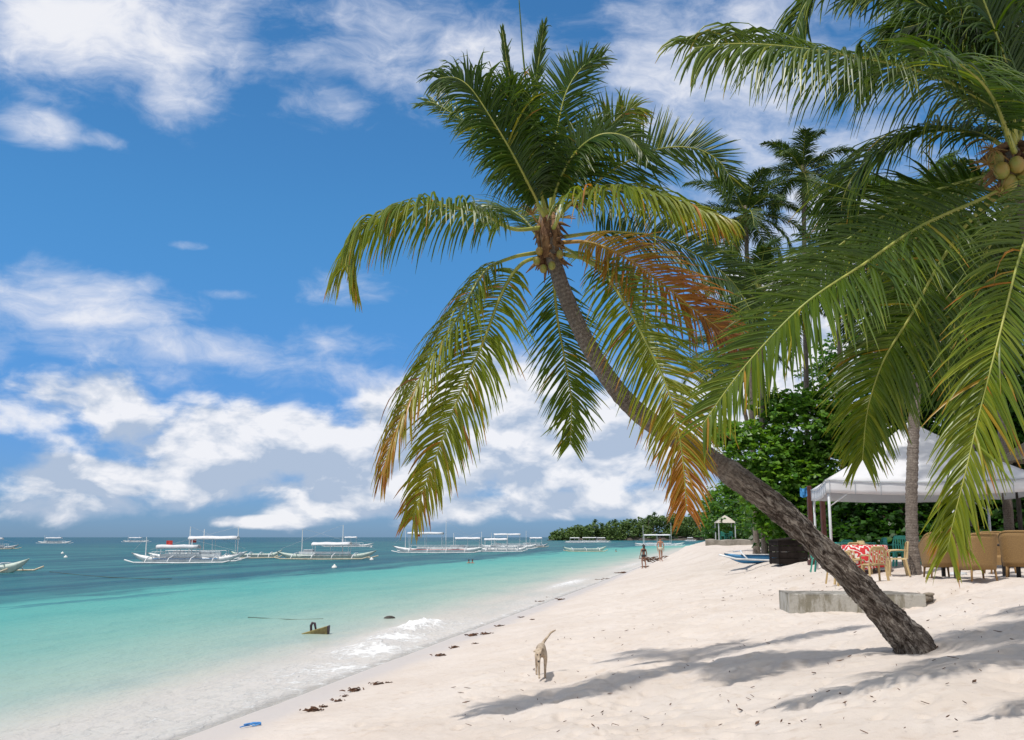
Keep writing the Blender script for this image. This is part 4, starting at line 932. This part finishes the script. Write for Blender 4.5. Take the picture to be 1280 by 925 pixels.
# ------------------------------------------------------------------ white marquee
POLE = M('white_pole', (.62, .64, .66), (.5, .52, .54), 5, .4); TENT = M('tent_fabric', (.80, .80, .82), (.74, .74, .77), 1.2, .7, .12, 3, transl=.3)
nl_, fl_ = Vector((8.95, 28.0)), Vector((10.35, 34.0)); ex = (fl_-nl_).normalized(); nr_ = nl_+Vector((ex.y, -ex.x))*5.5; fr_ = nr_+(fl_-nl_)
gz_ = height(10, 29, False); tcx = (nl_+fr_)/2
tent = thing('marquee', 'white peaked marquee tent with short valance over the plastic chairs', 'tent', (tcx.x, tcx.y, gz_))
cs = [Vector((q.x-tcx.x, q.y-tcx.y, 0)) for q in (nl_, nr_, fr_, fl_)]; EZ = 4.50-gz_; AZ = 6.45-gz_
m = MB()
for k in range(4):
    a, b = cs[k], cs[(k+1) % 4]; rows = []
    for i in range(13):
        u = i/12; row = []
        for j in range(25):
            v = j/24; e_ = a.lerp(b, v)*1.02; q = e_*(1-u); prof = EZ+(AZ-EZ)*(u*.86+.14*u**2.5)
            sag = -.10*math.sin(math.pi*v)*(1-u)+.02*math.sin(v*40+u*3)*(1-u)
            row.append(Vector((q.x, q.y, prof+sag)))
        rows.append(row)
    m.surf(rows)
roof = m.build('roof', TENT, tent, True, thick=.01)
m = MB()
for k in range(4):
    a, b = cs[k], cs[(k+1) % 4]; rows = []
    for i in range(4):
        row = []
        for j in range(41):
            v = j/40; e_ = a.lerp(b, v)*(1.021+.006*math.sin(v*47)*i/3); sag = -.10*math.sin(math.pi*v)
            row.append(Vector((e_.x, e_.y, EZ+sag-.36*i/3)))
        rows.append(row)
    m.surf(rows)
m.build('valance', TENT, roof, True, thick=.01)
m = MB()
for k in range(4):
    a, b = cs[k], cs[(k+1) % 4]
    for v in np.linspace(.02, .98, 9):
        e_ = a.lerp(b, float(v))*1.03; sag = -.10*math.sin(math.pi*v); m.tube([(e_.x, e_.y, EZ+sag), (e_.x, e_.y, EZ+sag-.37)], .008, 4)
    m.tube([a.lerp(b, float(v))*1.03+Vector((0, 0, EZ-.10*math.sin(math.pi*v))) for v in np.linspace(0, 1, 13)], .014, 5)
m.build('seam', GREYP, roof)
for c in cs: MB().tube([(c.x, c.y, -.2), (c.x, c.y, EZ)], .038, 10).build('pole', POLE, tent, True)
for k in range(4):
    a, b = cs[k], cs[(k+1) % 4]; MB().tube([a+Vector((0, 0, EZ-.08)), b+Vector((0, 0, EZ-.08))], .022, 6).build('crossbar', POLE, tent, True)
    d = (b-a).normalized(); MB().tube([a+Vector((0, 0, EZ-.75)), a+d*.9+Vector((0, 0, EZ-.12))], .018, 6).build('brace', POLE, tent, True)
POSTM = M('red_brown_post', (.10, .035, .025), (.06, .02, .016), 4, .6); TARP = M('blue_tarp', (.05, .25, .55), None, 5, .6)
for px, dp_, lab in ((1014, 36, 'left red brown wooden post beside the marquee pole'), (1030, 35, 'right red brown wooden post between the two marquee poles')):
    q = gp(px, dp_); m = MB(); m.box((0, 0, 1.35), (.16, .16, 2.9), bev=.02); m.box((0, 0, .06), (.3, .3, .2), bev=.02); o = m.build('wooden_post', POSTM); o.location = q; tag(o, lab, 'post', 'wooden posts behind the marquee')
q = gp(1013, 36); m = MB(); m.surf([[Vector((-.30+.07*i, -.02+.04*math.sin(i*2+j), 2.75-.11*j-.05*math.sin(i))) for j in range(4)] for i in range(7)]); o = m.build('tarpaulin', TARP, thick=.01); o.location = q; tag(o, 'scrap of blue tarpaulin hanging at the left corner of the marquee', 'tarpaulin')

# ------------------------------------------------------------------ plastic chairs and tables
BEIGE = M('beige_plastic', (.52, .38, .19), (.46, .33, .16), 3, .4); TEAL = M('teal_plastic', (.05, .34, .27), (.04, .28, .22), 3, .4)
def plastic_chair(label, mat, loc, rz, group):
    root = thing('plastic_chair', label, 'chair', loc, rz, group)   # front faces local -y
    m = MB(); m.box((0, 0, .43), (.44, .44, .035), bev=.03); m.box((0, -.215, .405), (.40, .02, .05)); m.build('seat', mat, root)
    bk = MB(); fr_pts = []
    for i in range(13):
        u = i/12; a = math.pi*u; fr_pts.append((-.215*math.cos(a)*(1 if True else 1), .22+.07*math.sin(a), .43+.42*min(1, math.sin(a)*1.35)**.8 if 0 < i < 12 else .43))
    bk.tube(fr_pts, .020, 6)
    for x in (-.13, -.065, 0, .065, .13): bk.box((x, .265, .63), (.032, .012, .36), Matrix.Rotation(R(-9), 3, 'X'))
    bk.box((0, .285, .80), (.30, .014, .07), Matrix.Rotation(R(-9), 3, 'X')); bk.build('backrest', mat, root)
    for s in (-1, 1):
        m = MB(); m.tube([(s*.215, .22, .64), (s*.25, .05, .65), (s*.25, -.16, .64), (s*.235, -.215, .60), (s*.225, -.21, .43)], [.018, .022, .022, .020, .018], 6); m.build('armrest', mat, root, True)
        for y, sp2 in ((-.19, -.04), (.19, .07)):
            m = MB(); m.bar((s*.205, y, .42), (s*.235, y+sp2, 0), .045, .045); m.build('leg', mat, root)
    return root
tb = G(1082, 716); tb.z = height(tb.x, tb.y, False)
CLOTH = bpy.data.materials.new('red_patterned_cloth'); CLOTH.use_nodes = True; t = NT(CLOTH.node_tree); t.n.clear()
o_ = t.new('ShaderNodeOutputMaterial'); b_ = t.new('ShaderNodeBsdfPrincipled'); tc = t.new('ShaderNodeTexCoord').outputs['Object']
wv = t.new('ShaderNodeTexWave', wave_type='BANDS', bands_direction='DIAGONAL'); t.put(wv.inputs[0], tc); wv.inputs['Scale'].default_value = 3.2; wv.inputs['Distortion'].default_value = 12; wv.inputs['Detail'].default_value = 2; wv.inputs['Detail Scale'].default_value = 1.4
t.put(b_.inputs['Base Color'], t.mix(t.mr(wv.outputs['Fac'], .70, .78), (.55, .025, .03), (.72, .66, .62))); b_.inputs['Roughness'].default_value = .8; t.l.new(b_.outputs[0], o_.inputs[0])
TABLE = M('table_plastic', (.30, .27, .18), (.24, .2, .13), 4, .5)
def round_table(label, loc, r, mat, group):
    root = thing('round_table', label, 'table', loc, 0, group); MB().lathe([(r*.96, .70), (r, .712), (r, .735), (r*.98, .745)], (0, 0, 0), 28).build('tabletop', mat, root)
    for k in range(4):
        a = k*math.pi/2+.6; m = MB(); m.bar((math.cos(a)*r*.55, math.sin(a)*r*.55, .71), (math.cos(a)*r*.7, math.sin(a)*r*.7, 0), .05, .05); m.build('leg', mat, root)
    return root
round_table('round table hidden under the red cloth on the sand', tb, .58, TABLE, 'tables at the marquee')
m = MB(); rows = []
for i, (r_, z_) in enumerate(((.02, .752), (.3, .752), (.575, .752), (.605, .735), (.62, .6), (.64, .4), (.66, .14))):
    rows.append([Vector((math.cos(a)*r_*(1+(.06*math.sin(a*9)+.03*math.sin(a*5+1))*max(0, i-3)/3), math.sin(a)*r_*(1+.06*math.sin(a*9)*max(0, i-3)/3), z_+(.03*math.sin(a*4) if i == 6 else 0))) for a in np.linspace(0, 2*math.pi, 72, endpoint=False)])
m.surf(rows, True); o = m.build('tablecloth', CLOTH, None, True, thick=.006); o.location = tb; tag(o, 'red and white patterned cloth draped over the nearest round table', 'tablecloth')
STRAW = M('straw', (.50, .40, .22), (.38, .28, .14), 20, .9, .4, 60)
m = MB(); m.lathe([(.001, .87), (.08, .87), (.10, .85), (.105, .79), (.19, .775), (.20, .765), (.001, .757)][::-1], (0, 0, 0), 20); o = m.build('straw_hat', STRAW, None, True); o.location = tb+Vector((-.05, .1, 0)); tag(o, 'straw hat lying on the red tablecloth', 'hat')
bg_ = 'beige plastic chairs around the red table'
for (px, yy, rz, lab) in ((1090, 24.5, math.pi+.08, 'beige plastic chair with its back to the viewer in front of the red table'),
    (1062, 24.9, 2.25, 'beige plastic chair at the near left side of the red table, turned sideways'),
    (1046, 26.3, 1.75, 'beige plastic chair at the far left of the red table beside the marquee pole'),
    (1119, 25.7, -1.8, 'beige plastic chair at the right side of the red table beside the palm trunk'),
    (1072, 27.3, .1, 'beige plastic chair directly behind the straw hat on the red table')):
    plastic_chair(lab, BEIGE, gp(px, yy)+Vector((0, 0, .01)), rz, bg_)
tg = gp(1068, 29.8)
round_table('teal round plastic table behind the red clothed one under the marquee', tg, .6, TEAL, 'tables at the marquee')
tg2 = gp(1158, 30.5)
round_table('teal round table right of the palm trunk in the marquee shade', tg2, .6, TEAL, 'tables at the marquee')
gg = 'teal plastic chairs under the marquee'
for (px, yy, rz, lab) in ((1046, 29.3, 1.6, 'teal plastic chair left of the teal table near the marquee pole'), (1062, 31.0, 0, 'teal plastic chair at the back of the teal table'), (1094, 29.9, -1.5, 'teal plastic chair right of the teal table, seen above the red cloth'),
    (1127, 28.6, 2.6, 'teal plastic chair just left of the upright palm trunk'), (1118, 30.3, 1.3, 'second teal plastic chair left of the upright palm trunk, behind the first'), (1160, 28.9, math.pi, 'teal plastic chair right of the upright palm trunk'), (1024, 31.5, 1.0, 'teal plastic chair farthest left under the marquee')):
    plastic_chair(lab, TEAL, gp(px, yy)+Vector((0, 0, .01)), rz, gg)

# ------------------------------------------------------------------ wicker armchairs
WICK = bpy.data.materials.new('wicker'); WICK.use_nodes = True; t = NT(WICK.node_tree); t.n.clear()
o_ = t.new('ShaderNodeOutputMaterial'); b_ = t.new('ShaderNodeBsdfPrincipled'); tc = t.new('ShaderNodeTexCoord').outputs['Object']
sx = t.new('ShaderNodeSeparateXYZ'); t.put(sx.inputs[0], tc)
w1 = t.math('SINE', t.math('MULTIPLY', sx.outputs[2], 230)); w2 = t.math('SINE', t.math('MULTIPLY', t.math('ADD', sx.outputs[0], sx.outputs[1]), 190)); wv_ = t.math('MULTIPLY', w1, w2)
t.put(b_.inputs['Base Color'], t.mix(t.mr(t.noise(t.map(tc, (1, 1, 3)), 22, 6, .75), .40, .62), t.mix(t.mr(wv_, -.6, .6), (.17, .095, .028), (.40, .24, .08)), (.24, .135, .045))); b_.inputs['Roughness'].default_value = .6
bn = t.new('ShaderNodeBump'); bn.inputs['Strength'].default_value = .7; bn.inputs['Distance'].default_value = .006; t.put(bn.inputs['Height'], wv_); t.l.new(bn.outputs[0], b_.inputs['Normal']); t.l.new(b_.outputs[0], o_.inputs[0])
def wicker(label, loc, rz):
    root = thing('wicker_armchair', label, 'armchair', loc, rz, 'wicker armchairs by the palm')
    m = MB(); rows = []
    for i in range(8):                       # wrap-round back and arms
        v = i/7; row = []
        for j in range(25):
            a = math.pi*(-.5+1.0*j/24)*1.18; e = abs(a)/(math.pi*.59); hgt = .98-.33*e**3
            rx = .36+.05*v; ry = .33+.09*v; sq = lambda q_: math.copysign(abs(q_)**.62, q_)
            row.append(Vector((sq(math.sin(a))*rx, sq(math.cos(a))*ry-.02, .24+(hgt-.24)*v)))
        rows.append(row)
    sh_ = m.surf(rows).build('backrest', WICK, root, True, thick=.035)
    top = rows[-1]; MB().tube(top, .026, 8).build('rim', WICK, sh_, True)
    m = MB(); m.box((0, -.02, .40), (.60, .56, .08), bev=.05); m.box((0, -.30, .30), (.60, .03, .18)); m.build('seat', WICK, root)
    for s in (-1, 1):
        for y in (-.27, .24): m = MB(); m.tube([(s*.27, y, .30), (s*.30, y*1.12, 0)], [.030, .022], 8); m.build('leg', BAMBOO2, root, True)
    root.scale = (.92, 1, 1.02)
    return root
BAMBOO2 = M('cane_leg', (.30, .18, .07), (.2, .11, .04), 6, .6)
def gw(px, py): p = G(px, py); return p
w1_ = gw(1176, 722)
wicker('wicker armchair right beside the palm trunk, leftmost of the front row', w1_, R(168)+.1)
p2 = gw(1223, 726); wicker('wicker armchair in the middle of the front row, behind the bright frond tips', p2, R(182))
p3 = gw(1277, 722); wicker('wicker armchair cut by the right edge of the picture', p3, R(150))
p5 = gp(1246, 24.4); wicker('wicker armchair on the far right side of the dark table', p5, R(-10))
pt = gp(1222, 22.7)
tt = thing('dining_table', 'low dark wooden table between the wicker armchairs', 'table', pt); MB().box((0, 0, .72), (1.6, .8, .05), bev=.02).build('tabletop', DARKW, tt)
for sx_ in (-1, 1):
    for sy_ in (-1, 1): MB().box((sx_*.7, sy_*.32, .345), (.07, .07, .69)).build('leg', DARKW, tt)
# parasol pole and dark screen at the right edge
q = Vector((p3.x-.15, p3.y+2.8, 0)); q.z = height(q.x, q.y, False)
m = MB(); m.tube([(0, 0, -.1), (0, 0, 2.6)], .03, 8); m.lathe([(.22, 0), (.2, .06), (.05, .09)], (0, 0, 0), 14); o = m.build('steel_pole', POLE, None, True); o.location = q; tag(o, 'thin pale pole standing behind the rightmost wicker armchairs', 'pole')
THATCH = M('thatch', (.30, .25, .16), (.16, .12, .08), 12, .9, .9, 40); 
q = Vector((p3.x+5.6, p3.y+5.5, 0)); q.z = height(q.x, q.y, False); hut = thing('beach_hut', 'shaded hut with overhanging thatch at the right edge behind the wicker chairs', 'hut', q)
m = MB(); 
m.add([(-2.3, -2.3, 3.0), (2.3, -2.3, 3.0), (2.3, 2.3, 3.0), (-2.3, 2.3, 3.0), (0, 0, 4.9)], [(0, 1, 4), (1, 2, 4), (2, 3, 4), (3, 0, 4), (3, 2, 1, 0)]); m.build('roof', THATCH, hut)
for sx_ in (-1, 1):
    for sy_ in (-1, 1): MB().tube([(sx_*1.8, sy_*1.8, -.1), (sx_*1.8, sy_*1.8, 3.05)], .07, 8).build('post', DARKW, hut, True)

# ------------------------------------------------------------------ concrete block, boat on sand, crate
def conc(name, base_, stain):
    m = bpy.data.materials.new(name); m.use_nodes = True; t = NT(m.node_tree); t.n.clear(); o_ = t.new('ShaderNodeOutputMaterial'); b_ = t.new('ShaderNodeBsdfPrincipled'); tc = t.new('ShaderNodeTexCoord').outputs['Object']
    n1 = t.noise(t.map(tc, (1, 1, .3)), 4, 8, .7); n2 = t.noise(tc, 22, 5, .7); sxyz = t.new('ShaderNodeSeparateXYZ'); t.put(sxyz.inputs[0], tc)
    c = t.mix(t.mr(n1, .45, .6), base_, stain); c = t.mix(t.mr(n2, .5, .75, 0, .5), c, tuple(x*.55 for x in base_))
    edge = t.math('MULTIPLY', t.mr(t.math('ADD', sxyz.outputs[2], t.math('MULTIPLY', n1, .14)), .44, .50), .8)
    c = t.mix(edge, c, (.10, .09, .08)); t.put(b_.inputs['Base Color'], c); b_.inputs['Roughness'].default_value = .95
    bn = t.new('ShaderNodeBump'); bn.inputs['Strength'].default_value = .7; bn.inputs['Distance'].default_value = .02; t.put(bn.inputs['Height'], n2); t.l.new(bn.outputs[0], b_.inputs['Normal']); t.l.new(b_.outputs[0], o_.inputs[0]); return m
CONC = conc('weathered_concrete', (.42, .40, .36), (.23, .21, .16))
a = G(987, 767); b = at(1158, 757, a.y-.3); b.z = a.z; L = (b-a).length
topz = at(987, 742, a.y).z; H = topz-a.z+.35
m = MB(); nx = 40
rows = []
for i in range(nx+1):
    u = i/nx; row = []
    jx = lambda k: .012*noise.noise(Vector((u*14, k*3, 1)))
    for (y, z) in ((-.0, -.35), (0.01, .0), (0, H-.37), (.03, H-.35), (1.3, H-.35), (1.33, H-.37), (1.33, -.35)):
        row.append(Vector((u*L, y+jx(y+z), z+jx(z*2))))
    rows.append(row)
m.surf(rows, True); m.add(rows[0], [tuple(range(7))]); m.add(rows[-1], [tuple(range(6, -1, -1))])
o = m.build('concrete_slab', CONC); o.location = a; o.rotation_euler = (0, 0, math.atan2(b.y-a.y, b.x-a.x)); tag(o, 'long weathered concrete block half buried in sand behind the leaning trunk', 'concrete block')
SACK = M('old_stone', (.26, .22, .17), (.12, .10, .08), 8, .9, .8, 20)
p = G(1157, 752); m = MB(); m.blob((0, 0, .07), .15, 14, .16, 5, (1.2, .8, .6)); m.blob((.06, -.04, .15), .09, 10, .15, 6, (1.4, .8, .5)); o = m.build('stone_lump', SACK, None, True); o.location = p; tag(o, 'broken stone lump at the right end of the concrete block', 'stone')
# blue outrigger canoe drawn up on the sand
p = G(953, 703); cn = thing('canoe', 'blue painted outrigger canoe drawn up on the sand beside the dark crate', 'boat', p+Vector((0, 0, .17)), R(8))
cn.scale = (1, 1, .62); h_ = hull_mb(3.4, .75, .26, .10, .10, 21).build('hull', BLUEP, cn, True)
MB().tube([(-1.7, -.12, .38), (-1.2, -.34, .29), (0, -.40, .28), (1.2, -.34, .29)], .03, 6).build('gunwale', WHITE, h_, True)
MB().tube([(-2.4, -1.3, .30), (-1.7, -1.4, .02), (0, -1.45, -.1), (1.8, -1.4, 0)], .06, 8).build('float', WHITE, cn, True)
for x in (-1.1, .9): MB().tube([(x, .5, .45), (x, -.4, .55), (x-.2, -1.0, .40), (x-.1, -1.42, .0)], .04, 6).build('outrigger_arm', POLE, cn, True)
p = G(986, 705); m = MB(); bl = []
cr_ = thing('storage_crate', 'dark open slatted wooden crate on the sand behind the leaning trunk', 'crate', p, R(8))
m = MB()
for z_ in (.12, .36, .60, .84):
    for (c_, d2) in (((0, -.5, z_), (1.16, .03, .22)), ((0, .5, z_), (1.16, .03, .22)), ((-.6, 0, z_), (.03, .97, .22)), ((.6, 0, z_), (.03, .97, .22))): m.box(c_, d2)
CRW = M('tarred_wood', (.022, .017, .015), (.012, .009, .008), 5, .85, spec=.1)
m.build('side_boards', CRW, cr_); m = MB(); m.box((0, 0, 1.0), (1.3, 1.1, .05), Matrix.Rotation(R(-7), 3, 'Y')); m.build('lid', CRW, cr_)
for sx_ in (-1, 1):
    for sy_ in (-1, 1): MB().box((sx_*.56, sy_*.46, .47), (.06, .06, .96)).build('corner_post', CRW, cr_)

# ------------------------------------------------------------------ far end of the beach: terrace, gazebo, chairs
p = at(882, 686, 96); STONE = M('sea_wall_stone', (.34, .31, .27), (.20, .18, .15), 1.2, .9, .6, 4)
m = MB(); rows = []
for i in range(31):
    u = i/30; x = p.x+u*9; y = p.y+1.5*u-.4*math.sin(u*3); top = 2.68+.10*noise.noise(Vector((u*9, 0, 0)))
    rows.append([Vector((x, y, .6)), Vector((x, y+.03, top-.05)), Vector((x, y+.15, top)), Vector((x+26*p.x/p.y, y+26, top-.1)), Vector((x+26*p.x/p.y, y+26, .6))])
m.surf(rows); m.add(rows[0], [tuple(range(5))]); tag(m.build('sea_wall', STONE), 'low pale stone sea wall and terrace at the far end of the beach', 'sea wall')
q = at(907, 676, 104); q.z = 2.62; gz2 = thing('gazebo', 'small open gazebo with pale pyramid roof at the far end of the beach', 'gazebo', q)
GROOF = M('pale_thatch', (.52, .48, .42), (.42, .38, .32), 4, .9, .5, 8)
m = MB(); s_ = .98
m.add([(-s_, -s_, 1.75), (s_, -s_, 1.75), (s_, s_, 1.75), (-s_, s_, 1.75), (-s_*.45, -s_*.45, 2.25), (s_*.45, -s_*.45, 2.25), (s_*.45, s_*.45, 2.25), (-s_*.45, s_*.45, 2.25), (0, 0, 2.55)], [(0, 1, 5, 4), (1, 2, 6, 5), (2, 3, 7, 6), (3, 0, 4, 7), (4, 5, 8), (5, 6, 8), (6, 7, 8), (7, 4, 8), (3, 2, 1, 0)])
m.build('roof', GROOF, gz2)
for sx_ in (-1, 1):
    for sy_ in (-1, 1): MB().box((sx_*.85, sy_*.85, .87), (.09, .09, 1.75)).build('post', POLE, gz2)
for k, (dx, dy) in enumerate(((-.35, -.5), (.35, -.45), (0, .3))):
    plastic_chair(('teal plastic chair at left under the small gazebo', 'teal plastic chair at right under the small gazebo', 'teal plastic chair at the back of the small gazebo')[k], TEAL, (q.x+dx, q.y+dy, q.z), (2.6, -2.8, .3)[k], 'teal chairs under the gazebo')

# ------------------------------------------------------------------ wrack line
WEED = M('dry_seaweed', (.13, .06, .03), (.05, .025, .015), 12, .9, .8, 30)
weeds = ((392,889,1.1),(404,884,.6),(422,877,.7),(443,864,1.1),(430,871,.5),(471,856,.9),(485,854,.5),(550,820,1.1),(568,810,1.0),(594,805,.6),(591,795,1.3),(607,793,1.2),(624,783,1.0),(651,772,.8),(666,775,.7),(676,753,1.4),(687,748,1.6),(700,750,1.3),(707,740,1.5),(717,737,1.6),(724,733,1.2),(747,726,2.0),(757,724,1.6),(777,717,3.0),(808,709,2.2))
NUMS = 'nearest second third fourth fifth sixth seventh eighth ninth tenth eleventh twelfth thirteenth fourteenth fifteenth sixteenth seventeenth eighteenth nineteenth twentieth twenty-first twenty-second twenty-third twenty-fourth farthest'.split()
order = sorted(range(len(weeds)), key=lambda k: -weeds[k][1])
for r_, k in enumerate(order):
    px, py, s = weeds[k]; s *= .78; p = G(px, py); rk = random.Random(k); m = MB()
    for i in range(int(12+8*s)):
        a = rk.uniform(0, 6.28); q = Vector((rk.gauss(0, .10)*s, rk.gauss(0, .07)*s, rk.uniform(.0, .04)*s)); d = Vector((math.cos(a), math.sin(a), rk.uniform(-.1, .35)))*rk.uniform(.05, .16)*s
        m.tube([q, q+d*.5+Vector((0, 0, .012)), q+d], [.011*s, .014*s, .005*s], 4)
    m.blob((0, 0, .012), .075*s, 9, .3, k, (1.5, 1, .35))
    o = m.build('seaweed_clump', WEED); o.location = p+Vector((0, 0, .0))
    tag(o, 'dark brown seaweed clump on the wrack line, %s one counted from the viewer' % NUMS[r_] if r_ else 'dark brown seaweed clump on the wrack line, nearest to the blue rope', 'seaweed', 'seaweed clumps along the wrack line')
# driftwood pile by the bathers
p = G(818, 703); m = MB(); rk = random.Random(8); root = thing('driftwood_pile', 'pile of dark dead branches on the sand between the two bathers', 'driftwood', p)
for i in range(26):
    a = rk.uniform(-.5, .5)+(math.pi if rk.random() < .5 else 0); q = Vector((rk.gauss(0, .5), rk.gauss(0, .8), rk.uniform(.02, .35))); d = Vector((math.cos(a), math.sin(a)*.7, rk.uniform(-.3, .5)))*rk.uniform(.3, .8); m.tube([q, q+d*.5+Vector((0, 0, .06)), q+d], [.05, .04, .015], 5)
m.build('branches', WEED, root)
BR = M('blue_nylon', (.05, .22, .55), (.08, .3, .65), 8, .5)
p = G(317, 908); m = MB(); pts = []
for i in range(60):
    u = i/59; a = u*6*math.pi; pts.append(Vector((math.cos(a)*.10*(1-.3*u)+.05*math.sin(u*9), math.sin(a*1.1)*.05, .02+.03*abs(math.sin(a*.7)))))
m.tube(pts, .009, 5); m.tube([(-.05, 0, .02), (-.14, -.06, .012), (-.17, -.12, .01)], .009, 5); o = m.build('nylon_rope', BR, None, True); o.location = p; tag(o, 'tangle of bright blue nylon rope on the wet sand', 'rope')
# scattered dead leaves and twigs on the upper sand
V = []; Fc = []; rk = random.Random(77); mm = MB()
for i in range(300):
    if rk.random() < .65: px, py = rk.uniform(560, 1280), rk.uniform(735, 920)
    else: px, py = rk.uniform(900, 1060), rk.uniform(700, 760)
    p = G(px, py)
    if shore_d(p.x, p.y) < 3.2: continue
    p.z = height(p.x, p.y)+.012; a = rk.uniform(0, 6.28); L = rk.choice((.012, .015, .02, .025, .03, .05))*rk.uniform(.7, 1.3); d = Vector((math.cos(a), math.sin(a), 0)); s = Vector((-d.y, d.x, 0))*L*rk.uniform(.12, .4)
    mm.add([p-d*L, p+s+Vector((0, 0, .012)), p+d*L+Vector((0, 0, .02)), p-s+Vector((0, 0, .006))], [(0, 1, 2, 3)])
tag(mm.build('leaf_litter', WEED, None, False, thick=.006), 'small dead leaves and twigs strewn over the dry sand', 'leaf litter', kind='stuff')
m = None
